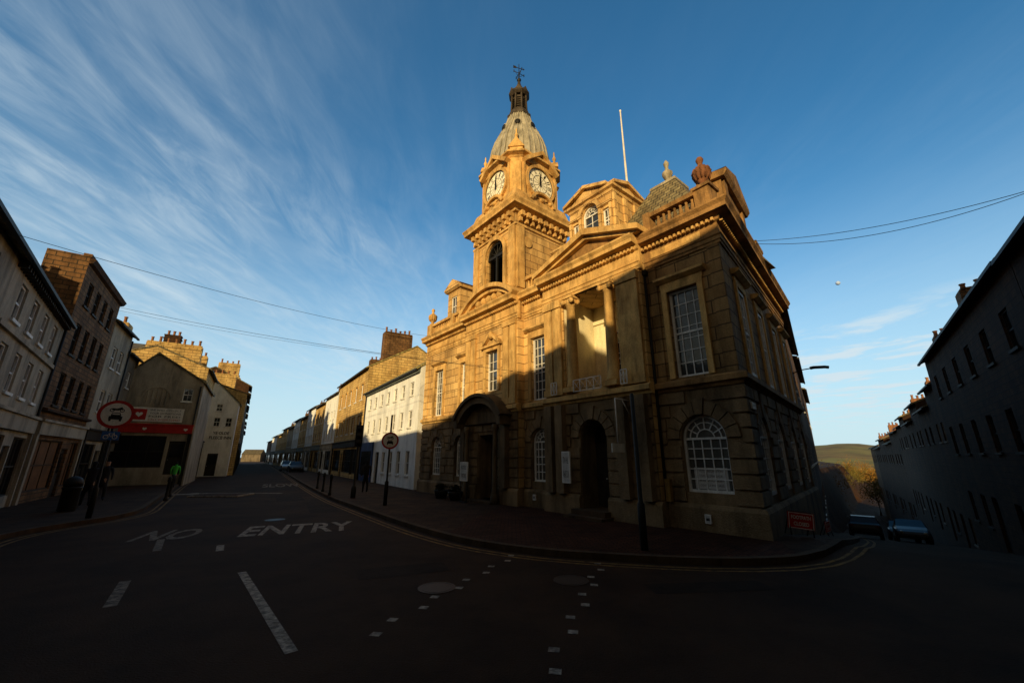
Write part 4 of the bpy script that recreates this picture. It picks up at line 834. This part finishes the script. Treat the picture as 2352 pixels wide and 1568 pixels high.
# ---------------------------------------------------------------- wires
def wire(a,b,sag,label,r=.012):
    a=Vector(a);b=Vector(b); m=MB(); m.tube([a.lerp(b,i/24)-Vector((0,0,sag*4*(i/24)*(1-i/24))) for i in range(25)],r,5); m.thing('overhead_cable',label,'cable',a,[M['black']],'overhead cables')
wire((-13.2,9.15,7.65),(-4.9,24.1,9.3),.35,'thin black cable strung across the street to the town hall',.008)
wire((-24.0,22.8,10.8),(.4,17.2,5.6),.25,'thin black cable strung across the street to the town hall',.010)
wire((-24.0,22.8,10.6),(-1.2,19.2,6.3),.3,'thin black cable strung across the street to the town hall',.007)
wire((9.5,14.2,10.3),(13.9,9.2,8.9),.3,'sagging black cable above the side street',.010); wire((9.5,14.2,10.2),(13.9,9.2,8.85),.5,'sagging black cable above the side street',.010)
# ---------------------------------------------------------------- signs and poles
def veh_icon(b,c,rt,s,m):
    Z=Vector((0,0,1))
    def poly(L): b.add([c+rt*x*s+Z*z*s for x,z in L],[tuple(range(len(L)))],m)
    poly([(-.30,-.30),(.30,-.30),(.30,-.12),(.22,-.10),(.22,-.02),(-.22,-.02),(-.22,-.10),(-.30,-.12)])
    for sx in (-1,1): poly([(sx*.22,-.02),(sx*.17,.09),(sx*.13,.09),(sx*.18,-.02)])
    poly([(-.17,.06),(.17,.06),(.15,.10),(-.15,.10)]); poly([(-.28,-.40),(-.18,-.40),(-.18,-.29),(-.28,-.29)]);poly([(.18,-.40),(.28,-.40),(.28,-.29),(.18,-.29)])
    for x in (-.22,.22):
        A=[(x+.11*math.cos(t*math.pi/8),.24+.11*math.sin(t*math.pi/8)) for t in range(16)];B=[(x+.07*math.cos(t*math.pi/8),.24+.07*math.sin(t*math.pi/8)) for t in range(16)]
        for i in range(16): poly([A[i],A[(i+1)%16],B[(i+1)%16],B[i]])
    poly([(-.2,.24),(.08,.24),(.18,.36),(.12,.41),(-.02,.34),(-.2,.36),(-.26,.31)]); poly([(.12,.4),(.18,.45),(.21,.43),(.24,.26),(.2,.26)])
def roadsign(base,face,zc,d,ptop,label,plate=False):
    n=Vector((face[0],face[1],0)).normalized(); rt=(-n).cross(Vector((0,0,1)))
    t=thing('no_motor_vehicles_sign',label,'road sign',base,'round road signs on posts')
    b=MB(); b.lathe((base[0],base[1],base[2]),[(.08,0),(.08,.9),(.04,.95),(.04,ptop-base[2]),(.0,ptop-base[2]+.03)],12); b.obj('post',t,[M['black']])
    c=Vector((base[0],base[1],zc))+n*.08; b=MB(); Z=Vector((0,0,1)); r=d/2
    def disc(r,off,m): b.add([c+n*off+rt*r*math.cos(2*math.pi*i/40)+Z*r*math.sin(2*math.pi*i/40) for i in range(40)],[tuple(range(40))],m)
    P=[c-n*.02+rt*r*math.cos(2*math.pi*i/40)+Z*r*math.sin(2*math.pi*i/40) for i in range(40)]+[c+n*.0+rt*r*math.cos(2*math.pi*i/40)+Z*r*math.sin(2*math.pi*i/40) for i in range(40)]
    b.add(P,[tuple(range(39,-1,-1))]+[(i,(i+1)%40,40+(i+1)%40,40+i) for i in range(40)],3)
    disc(r,.001,0);disc(r*.8,.005,1); veh_icon(b,c+n*.009,rt,r*1.2,2); b.obj('sign_face',t,[M['red'],M['signw'],M['black'],M['black']])
    if plate:
        b=MB(); f=F(base[:2],rt[:2],-1); w_=.22; cz=zc-r-.24
        b.box(f,-w_,w_,.06,.08,cz-.14,cz+.14,0)
        cc=Vector(f.p(0,.085,cz))
        for x in (-.11,.11):
            A=[(x+.07*math.cos(q*math.pi/8),-.04+.07*math.sin(q*math.pi/8)) for q in range(16)];B=[(x+.05*math.cos(q*math.pi/8),-.04+.05*math.sin(q*math.pi/8)) for q in range(16)]
            for i in range(16): b.add([cc+rt*p[0]+Z*p[1] for p in (A[i],A[(i+1)%16],B[(i+1)%16],B[i])],[(0,1,2,3)],1)
        for L in (((-.11,-.04),(-.03,.07)),((-.03,.07),(.08,.07)),((.08,.07),(.11,-.04)),((-.05,.07),(0,-.04)),((0,-.04),(.08,.07)),((.08,.07),(.07,.11))): b.tube([cc+rt*L[0][0]+Z*L[0][1],cc+rt*L[1][0]+Z*L[1][1]],.008,4,1)
        b.obj('cycle_plate',t,[M['blue'],M['signw']])
roadsign((-13.7,13.95,.12),(.65,-.76),3.42,.95,3.7,'red ringed sign with motorcycle and car above blue cycle plate',True)
roadsign((-5.2,17.5,.12),(.3,-.95),2.68,.7,3.75,'red ringed sign with motorcycle and car on black post')
t=thing('sign_post','slim black steel post standing near the kerb','sign post',(2.8,9.3,.12))
b=MB(); b.lathe((2.8,9.3,.12),[(.08,0),(.08,.9),(.05,.95),(.045,3.3),(.0,3.33)],12); b.obj('post',t,[M['black']])
t=thing('hanging_sign','white framed hanging sign on a wall bracket beside the door','sign',FT.p(3.3,PO+.1,3.0))
b=MB(); b.tube([FT.p(3.3,PO+.05,3.75),FT.p(3.3,PO+.75,3.75)],.02,6);b.tube([FT.p(3.3,PO+.75,3.75),FT.p(3.3,PO+.75,2.4)],.018,6);b.tube([FT.p(3.3,PO+.05,3.3),FT.p(3.3,PO+.4,3.75)],.015,6); b.obj('bracket',t,[M['signw']])
b=MB(); b.box(F(FT.p(3.3,PO+.4,0)[:2],FT.n,1),.06,.66,-.015,.015,2.15,2.4); b.obj('plate',t,[M['signw']])
t=thing('traffic_signal','black traffic signal column with unlit heads','traffic light',(-7.7,20.6,.12))
b=MB(); b.lathe((-7.7,20.6,.12),[(.12,0),(.12,.5),(.06,.55),(.06,3.6),(0,3.65)],12); b.obj('pole',t,[M['black']])
b=MB(); f=F((-7.7,20.6),(.94,.34),-1); b.box(f,-.17,.17,.08,.32,2.5,3.55)
for i in range(3): b.tube([f.p(0,.33,2.7+i*.33),f.p(0,.46,2.72+i*.33)],.12,12,0)
b.box(f,-.3,-.18,-.1,.1,1.2,2.4); b.obj('signal_head',t,[M['black']])
def fc(x,y,ang,label,tilt=0.0,k=1.0):
    z=hgt(x,y)+.12; t=thing('footpath_closed_sign',label,'warning sign',(x,y,z),'footpath closed signs')
    u=(math.cos(ang),math.sin(ang)); f=F((x,y),u,-1,z)
    b=MB(); b.box(f,-.31,.31,0,.02,.16,.55,0)
    for (a0,a1,b0,b1) in ((-.29,.29,.17,.185),(-.29,.29,.525,.54),(-.29,-.275,.185,.525),(.275,.29,.185,.525)): b.box(f,a0,a1,.021,.025,b0,b1,1)
    b.text('FOOTPATH',Vector(f.p(0,.022,.43)),f.right(),(0,0,1),h=.09,w=.46,m=1,bold=.02); b.text('CLOSED',Vector(f.p(0,.022,.28)),f.right(),(0,0,1),h=.09,w=.36,m=1,bold=.02); b.obj('sign_face',t,[M['red'],M['signw']])
    b=MB()
    for sx in (-.26,.26): b.tube([f.p(sx,-.01,.57),f.p(sx,-.25,0)],.015,5);b.tube([f.p(sx,-.01,.3),f.p(sx,.06,0)],.015,5)
    b.tube([f.p(-.26,-.02,.56),f.p(.26,-.02,.56)],.015,5); b.obj('stand',t,[M['black']])
    t.rotation_euler=(0,tilt,0); t.scale=(k,k,k)
fc(7.3,11.0,-.12,'tilted red FOOTPATH CLOSED sign standing on the pavement at the corner',.12); fc(10.4,14.3,.7,'red FOOTPATH CLOSED sign further down the pavement',0,.85)
t=thing('street_lamp','wall mounted street lamp with long arm and flat head','street lamp',(15.0,20.8,6.3))
b=MB(); b.tube([(14.8,20.85,6.2),(15.2,20.7,6.42),(15.8,20.5,6.5)],.03,6); b.obj('arm',t,[M['black']])
b=MB(); b.tube([(15.7,20.52,6.5),(15.85,20.48,6.53),(16.35,20.35,6.53),(16.5,20.3,6.5)],.08,8); b.obj('lamp_head',t,[M['black']])
def planter(x,y,label):
    t=thing('planter',label,'planter',(x,y,.12),'planters before the town hall'); b=MB(); b.lathe((x,y,.12),[(.24,0),(.33,.26),(.36,.36),(.33,.38),(.3,.33)],14); b.obj('pot',t,[M['black']])
    b=MB(); rr=random.Random(int(x*10))
    for i in range(260):
        a=rr.uniform(0,6.28);r=rr.uniform(0,.34);z=.46+rr.uniform(0,.34)*(1-r);d=Vector((rr.uniform(-1,1),rr.uniform(-1,1),rr.uniform(-.4,1))).normalized()*.08;e=d.cross(Vector((.3,.5,.8))).normalized()*.03
        c=Vector((x+r*math.cos(a),y+r*math.sin(a),z)); b.add([c-d,c+e,c+d,c-e],[(0,1,2,3)])
    b.obj('foliage',t,[M['gleaf']])
planter(-3.4,20.4,'dark round planter with shrubs before the town hall');planter(-2.6,19.5,'dark round planter with shrubs before the town hall')
def litter(x,y):
    t=thing('litter_bin','black domed litter bin on the pavement','litter bin',(x,y,.12)); b=MB(); b.lathe((x,y,.12),[(.22,0),(.25,.05),(.25,.75),(.28,.78),(.28,.84)],16); b.obj('body',t,[M['black']])
    b=MB(); b.lathe((x,y,.12),[(.26,.85),(.26,1.0),(.2,1.13),(.08,1.2),(0.01,1.21)],16); b.obj('lid',t,[M['black']])
litter(-16.2,15.6)
for x,y in [(-15.6,19.2),(-17.0,21.1),(-9.4,21.9),(-10.8,24.2),(-12.2,26.5)]:
    b=MB(); b.lathe((x,y,.12),[(.09,0),(.09,.1),(.06,.15),(.055,.8),(.09,.85),(.07,.92),(.08,.98),(.01,1.05)],10); b.thing('bollard','black cast iron bollard on the kerb','bollard',(x,y,.12),[M['black']],'bollards along the kerb')
# ---------------------------------------------------------------- cars
def car(x,y,ang,paint,label):
    z=hgt(x,y); t=thing('parked_car',label,'car',(x,y,z),'cars parked along the kerb')
    ux,uy=math.cos(ang),math.sin(ang); slope=(hgt(x+ux,y+uy)-hgt(x-ux,y-uy))/2
    def P(a,b_,c): return (x+ux*a-uy*b_,y+uy*a+ux*b_,z+c+slope*a)
    st=[(-2.1,.45,.62,.64,.72,.6),(-2.0,.3,.85,.88,.82,.7),(-1.75,.25,.92,.98,.86,.74),(-1.35,.25,.93,1.38,.87,.62),(-.6,.25,.93,1.47,.88,.64),(.2,.25,.92,1.45,.88,.64),(.95,.25,.90,1.0,.88,.74),(1.7,.25,.78,.82,.85,.72),(2.05,.3,.62,.66,.78,.66),(2.15,.42,.5,.52,.7,.6)]
    b=MB(); V=[]
    for (a,zb,zbe,zt,w_,wr) in st: V+= [P(a,-w_+.04,zb),P(a,-w_,(zb+zbe)/2),P(a,-w_*.97,zbe),P(a,-wr,zt),P(a,wr,zt),P(a,w_*.97,zbe),P(a,w_,(zb+zbe)/2),P(a,w_-.04,zb)]
    b.add(V,[tuple(range(7,-1,-1)),tuple(range(72,80))],0)
    for i in range(9):
        for j in range(8):
            f=(i*8+j,i*8+(j+1)%8,(i+1)*8+(j+1)%8,(i+1)*8+j); gl=(j in (2,4) and 2<=i<=5) or (j==3 and i in (2,5)); b.f.append(list(f));b.m.append(1 if gl else 0);b.s.append(False)
    b.obj('body',t,[M[paint],M['dglass']])
    for a in (-1.3,1.35):
        for s_ in (-1,1):
            b=MB(); c0=Vector(P(a,s_*.70,.31));c1=Vector(P(a,s_*.89,.31)); b.tube([c0,c1],.31,18); b.tube([c1,c1+(c1-c0)*.05],.19,12,1); b.obj('wheel',t,[M['tyre'],M['carg']])
    for s_ in (-1,1):
        b=MB(); b.tube([P(2.0,s_*.58,.62),P(2.16,s_*.54,.58)],.09,8); b.obj('headlight',t,[M['lamp']]); b=MB(); b.tube([P(-1.98,s_*.66,.78),P(-2.07,s_*.64,.76)],.09,8); b.obj('tail_light',t,[M['redlit']])
    return t
a3=math.atan2(.773,.634)
car(24.8,30.5,a3,'card','dark hatchback parked on the sloping side street'); car(27.2,29.7,a3+math.pi,'carw','grey blue hatchback parked on the sloping side street'); car(31.0,34.6,a3+math.pi,'card','dark hatchback parked on the sloping side street')
a4=math.atan2(.84,-.54)
for (x,y,p,l) in ((-34.5,64,'carg','silver car parked on the high street'),(-29.8,57.5,'card','dark car parked on the high street'),(-39.5,73,'carw','dark grey car parked on the high street'),(-43,80,'card','dark car parked on the high street')): car(x,y,a4+math.pi,p,l)
# ---------------------------------------------------------------- people
def person(x,y,face,jm,label,stride=.25,sc_=1.0):
    z=.12+hgt(x,y); J={'pel':(0,0,.93,.15),'w':(0,0,1.08,.14),'ch':(0,.01,1.3,.17),'nk':(0,.0,1.5,.06),'hd':(0,.02,1.62,.10),'ht':(0,.01,1.74,.085),
       'sl':(-.19,0,1.42,.065),'el':(-.25,-.06,1.15,.05),'hl':(-.24,.06,.92,.035),'gl':(-.235,.1,.83,.025),'sr':(.19,0,1.42,.065),'er':(.25,.03,1.15,.05),'hr':(.25,.12,.92,.035),'gr':(.245,.15,.83,.025),
       'kl':(-.1,.12*stride*4,.5,.075),'al':(-.1,stride*.6,.09,.05),'tl':(-.1,stride*.6+.17,.04,.045),'kr':(.1,-.02,.5,.075),'ar':(.1,-stride*.8,.1,.05),'tr':(.1,-stride*.8+.16,.04,.045)}
    E=[('pel','w'),('w','ch'),('ch','nk'),('nk','hd'),('hd','ht'),('ch','sl'),('sl','el'),('el','hl'),('hl','gl'),('ch','sr'),('sr','er'),('er','hr'),('hr','gr'),('pel','kl'),('kl','al'),('al','tl'),('pel','kr'),('kr','ar'),('ar','tr')]
    K=list(J); me=bpy.data.meshes.new('p'); me.from_pydata([J[k][:3] for k in K],[(K.index(a),K.index(b)) for a,b in E],[])
    ob=bpy.data.objects.new('p',me); COL.objects.link(ob); ob.modifiers.new('s','SKIN')
    for i,k in enumerate(K): v=me.skin_vertices[0].data[i]; v.radius=(J[k][3],J[k][3]*.8 if k in('ch','w','pel') else J[k][3]); v.use_root=(k=='pel')
    ob.modifiers.new('u','SUBSURF').levels=1
    dg=bpy.context.evaluated_depsgraph_get(); m2=bpy.data.meshes.new_from_object(ob.evaluated_get(dg)); bpy.data.objects.remove(ob)
    m2.name='person'; m2.materials.clear()
    for mt in (M[jm],M['cloth'],M['skin']): m2.materials.append(mt)
    for p in m2.polygons:
        c=p.center; p.use_smooth=True
        p.material_index= 1 if c.z<.86 and abs(c.x)<.2 else (2 if (c.z>1.5 and c.z<1.68 and c.y>.02) or c.z<.89 else (1 if c.z>1.55 else 0))
    o=bpy.data.objects.new('person',m2); COL.objects.link(o); o.location=(x,y,z); o.rotation_euler=(0,0,face); o.scale=(sc_,)*3; o['label']=label;o['category']='person'
person(-22.2,27.6,.5,'hivis','person in bright green jacket walking on the pavement',.25,.92)
person(-17.2,17.2,.9,'cloth','person in dark coat walking past the shops'); person(-18.8,19.4,-2.2,'cloth','person in dark coat walking past the shops',.15); person(-8.2,23.6,.5,'cloth','person in dark coat standing by the white house',.08)
# ---------------------------------------------------------------- hill, trees, moon
hb=MB(); n1,n2=60,14
for j in range(n2):
    for i in range(n1):
        az=math.radians(15+i*55/(n1-1)); d=260+j*60; ridge=33+8*math.sin(az*9)+4*math.sin(az*31)-max(0,(math.degrees(az)-40))*.9
        f=math.sin(min(1,j/8)*math.pi/2); z=-9.5+ridge*f+ (R.random()-.5)*2; hb.v.append((d*math.sin(az),d*math.cos(az),z*.75))
for j in range(n2-1):
    for i in range(n1-1): hb.f.append([j*n1+i,j*n1+i+1,(j+1)*n1+i+1,(j+1)*n1+i]);hb.m.append(0);hb.s.append(True)
o=hb.obj('hill',None,[M['hill']]);o['kind']='structure'
def tree(x,y,z,h,seed,lm='leaf'):
    rr=random.Random(seed); t=thing('tree','autumn tree with orange and olive leaves in evening sun','tree',(x,y,z),'autumn trees at the foot of the side street')
    b=MB(); tips=[]
    b.tube([(x,y,z),(x+.1,y,z+h*.25),(x-.1,y+.1,z+h*.5),(x,y,z+h*.85)],h*.03,7,0,h*.006)
    for i in range(16):
        a=rr.uniform(0,6.28);z0=z+h*rr.uniform(.2,.7);L=h*rr.uniform(.2,.38); p1=Vector((x+math.cos(a)*L*.5,y+math.sin(a)*L*.5,z0+L*.4));p2=Vector((x+math.cos(a)*L,y+math.sin(a)*L,z0+L*.9)); b.tube([(x,y,z0),p1,p2],h*.01,5,0,h*.003); tips+=[p1,p2,p1.lerp(p2,.5)]
    b.obj('trunk',t,[M['bark']]); b=MB()
    for p in tips+[Vector((x,y,z+h*.85))]*2:
        rad=h*rr.uniform(.07,.13)
        for k in range(30):
            c=p+Vector((rr.gauss(0,1),rr.gauss(0,1),rr.gauss(0,.8)))*rad; d=Vector((rr.uniform(-1,1),rr.uniform(-1,1),rr.uniform(-1,1))).normalized()*h*.018; e=d.cross(Vector((.3,.6,.7))).normalized()*h*.011
            b.add([c-d,c+e,c+d,c-e],[(0,1,2,3)])
    b.obj('crown',t,[M[lm]])
rt_=random.Random(4)
for i in range(16):
    az=36.6+ (i*1.37)%4.6; d=112+ (i*37)%120; a=math.radians(az); tree(d*math.sin(a),d*math.cos(a),-9.1,6.5+rt_.random()*3.5,i+3,'leaf' if i%3==0 else 'leafg')
b=MB(); c=(712,800,367)
bm=bmesh.new(); bmesh.ops.create_uvsphere(bm,u_segments=24,v_segments=16,radius=4.4); b.add([Vector(v.co)+Vector(c) for v in bm.verts],[tuple(v.index for v in f.verts) for f in bm.faces],0,True); bm.free()
mo=b.thing('moon','pale daytime moon in the blue sky','moon',c,[M['moon']]); mo['kind']='structure'
# ---------------------------------------------------------------- light, sky
EL=14.0; AZ=197.5
sd=Vector((math.sin(math.radians(AZ))*math.cos(math.radians(EL)),math.cos(math.radians(AZ))*math.cos(math.radians(EL)),math.sin(math.radians(EL))))
l=bpy.data.lights.new('sun','SUN'); l.energy=5.0; l.angle=math.radians(.6); l.color=(1,.74,.36); lo_=bpy.data.objects.new('sun',l); COL.objects.link(lo_); lo_.rotation_euler=(-sd).to_track_quat('-Z','Y').to_euler(); lo_.location=(0,-30,40)
W=bpy.data.worlds.new('World'); sc.world=W; W.use_nodes=True; nt=W.node_tree; N=nt.nodes; Lk=nt.links.new
bg=N['Background']; sky=N.new('ShaderNodeTexSky'); sky.sky_type='NISHITA'; sky.sun_disc=False; sky.sun_elevation=math.radians(EL); sky.sun_rotation=math.radians(AZ); sky.air_density=1.0; sky.dust_density=.4; sky.ozone_density=1.5
tc=N.new('ShaderNodeTexCoord'); sp=N.new('ShaderNodeSeparateXYZ'); Lk(tc.outputs['Generated'],sp.inputs[0])
def mth(op,a,b=None,clamp=False):
    n=N.new('ShaderNodeMath'); n.operation=op; n.use_clamp=clamp
    for i,v in enumerate((a,b)):
        if v is None: continue
        if isinstance(v,(int,float)): n.inputs[i].default_value=v
        else: Lk(v,n.inputs[i])
    return n.outputs[0]
def mixc(f,a,b,mode='MIX'):
    n=N.new('ShaderNodeMix'); n.data_type='RGBA'; n.blend_type=mode
    for k,v in (('Factor',f),('A',a),('B',b)):
        if isinstance(v,(int,float)): n.inputs[k].default_value=v
        elif isinstance(v,tuple): n.inputs[k].default_value=(*v,1)
        else: Lk(v,n.inputs[k])
    return n.outputs['Result']
zc=mth('MAXIMUM',sp.outputs['Z'],.04); px=mth('DIVIDE',sp.outputs['X'],zc); py=mth('DIVIDE',sp.outputs['Y'],zc)
ang=math.radians(-4); qx=mth('SUBTRACT',mth('MULTIPLY',px,math.cos(ang)),mth('MULTIPLY',py,math.sin(ang))); qy=mth('ADD',mth('MULTIPLY',px,math.sin(ang)),mth('MULTIPLY',py,math.cos(ang)))
def comb(a,b): c=N.new('ShaderNodeCombineXYZ'); Lk(a,c.inputs[0]); Lk(b,c.inputs[1]); return c.outputs[0]
def noise(v,s,d,r,dist=0): n=N.new('ShaderNodeTexNoise'); n.inputs['Scale'].default_value=s; n.inputs['Detail'].default_value=d; n.inputs['Roughness'].default_value=r; n.inputs['Distortion'].default_value=dist; Lk(v,n.inputs['Vector']); return n.outputs['Fac']
def rng(v,a,b,c=0,d=1):
    n=N.new('ShaderNodeMapRange'); n.interpolation_type='SMOOTHSTEP'; n.inputs['From Min'].default_value=a;n.inputs['From Max'].default_value=b;n.inputs['To Min'].default_value=c;n.inputs['To Max'].default_value=d; Lk(v,n.inputs['Value']); return n.outputs['Result']
st=rng(noise(comb(mth('MULTIPLY',qx,8.0),mth('MULTIPLY',qy,1.9)),1,9,.64,.8),.36,.78)
st2=rng(noise(comb(mth('MULTIPLY',qx,2.6),mth('MULTIPLY',qy,1.1)),1.7,5,.55,.6),.36,.68)
br=rng(noise(comb(mth('MULTIPLY',qx,.9),mth('MULTIPLY',qy,.55)),1.2,3,.5,.4),.34,.62,.35,1)
side=mth('MULTIPLY',rng(qx,.15,-.75,.10,1),rng(qx,-3.6,-2.2,.3,1))
hi=rng(sp.outputs['Z'],.74,.42,.42,1.25)
ci=mth('MULTIPLY',mth('MULTIPLY',mth('MULTIPLY',mth('ADD',mth('MULTIPLY',st,.6),mth('MULTIPLY',st2,.4)),br),side),hi)
soft=mth('MULTIPLY',mth('MULTIPLY',br,side),.08)
ci=mth('ADD',mth('MULTIPLY',ci,.44),soft,True)
pu=rng(noise(comb(mth('MULTIPLY',px,1.7),mth('MULTIPLY',py,1.3)),1,8,.62,.3),.46,.62)
pm=mth('MULTIPLY',rng(px,2.1,2.7),rng(sp.outputs['Z'],.30,.22)); pu=mth('MULTIPLY',mth('MULTIPLY',pu,pm),.85)
fac=mth('MULTIPLY',mth('ADD',ci,pu,True),rng(sp.outputs['Z'],.02,.10))
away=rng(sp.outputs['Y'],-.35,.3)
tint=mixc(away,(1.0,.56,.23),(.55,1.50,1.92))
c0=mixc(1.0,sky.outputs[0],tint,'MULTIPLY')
haze=mth('MULTIPLY',mth('MULTIPLY',mth('POWER',rng(sp.outputs['Z'],.62,-.05),1.3),away),.98)
c1=mixc(haze,c0,(7.0,9.0,9.9))
c2=mixc(fac,c1,(7.6,8.9,9.6))
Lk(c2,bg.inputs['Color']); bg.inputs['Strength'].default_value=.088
# ---------------------------------------------------------------- camera
cd=bpy.data.cameras.new('camera'); cd.lens=14; cd.sensor_width=36; cd.clip_end=6000; cd.clip_start=.05
co=bpy.data.objects.new('camera',cd); COL.objects.link(co); co.location=(0,0,2.0); co.rotation_euler=(math.radians(90+16.2),0,0); sc.camera=co
sc.view_settings.view_transform='Standard'; sc.view_settings.look='None'; sc.view_settings.exposure=0
for o in bpy.data.objects:
    if '_b' in o: del o['_b']
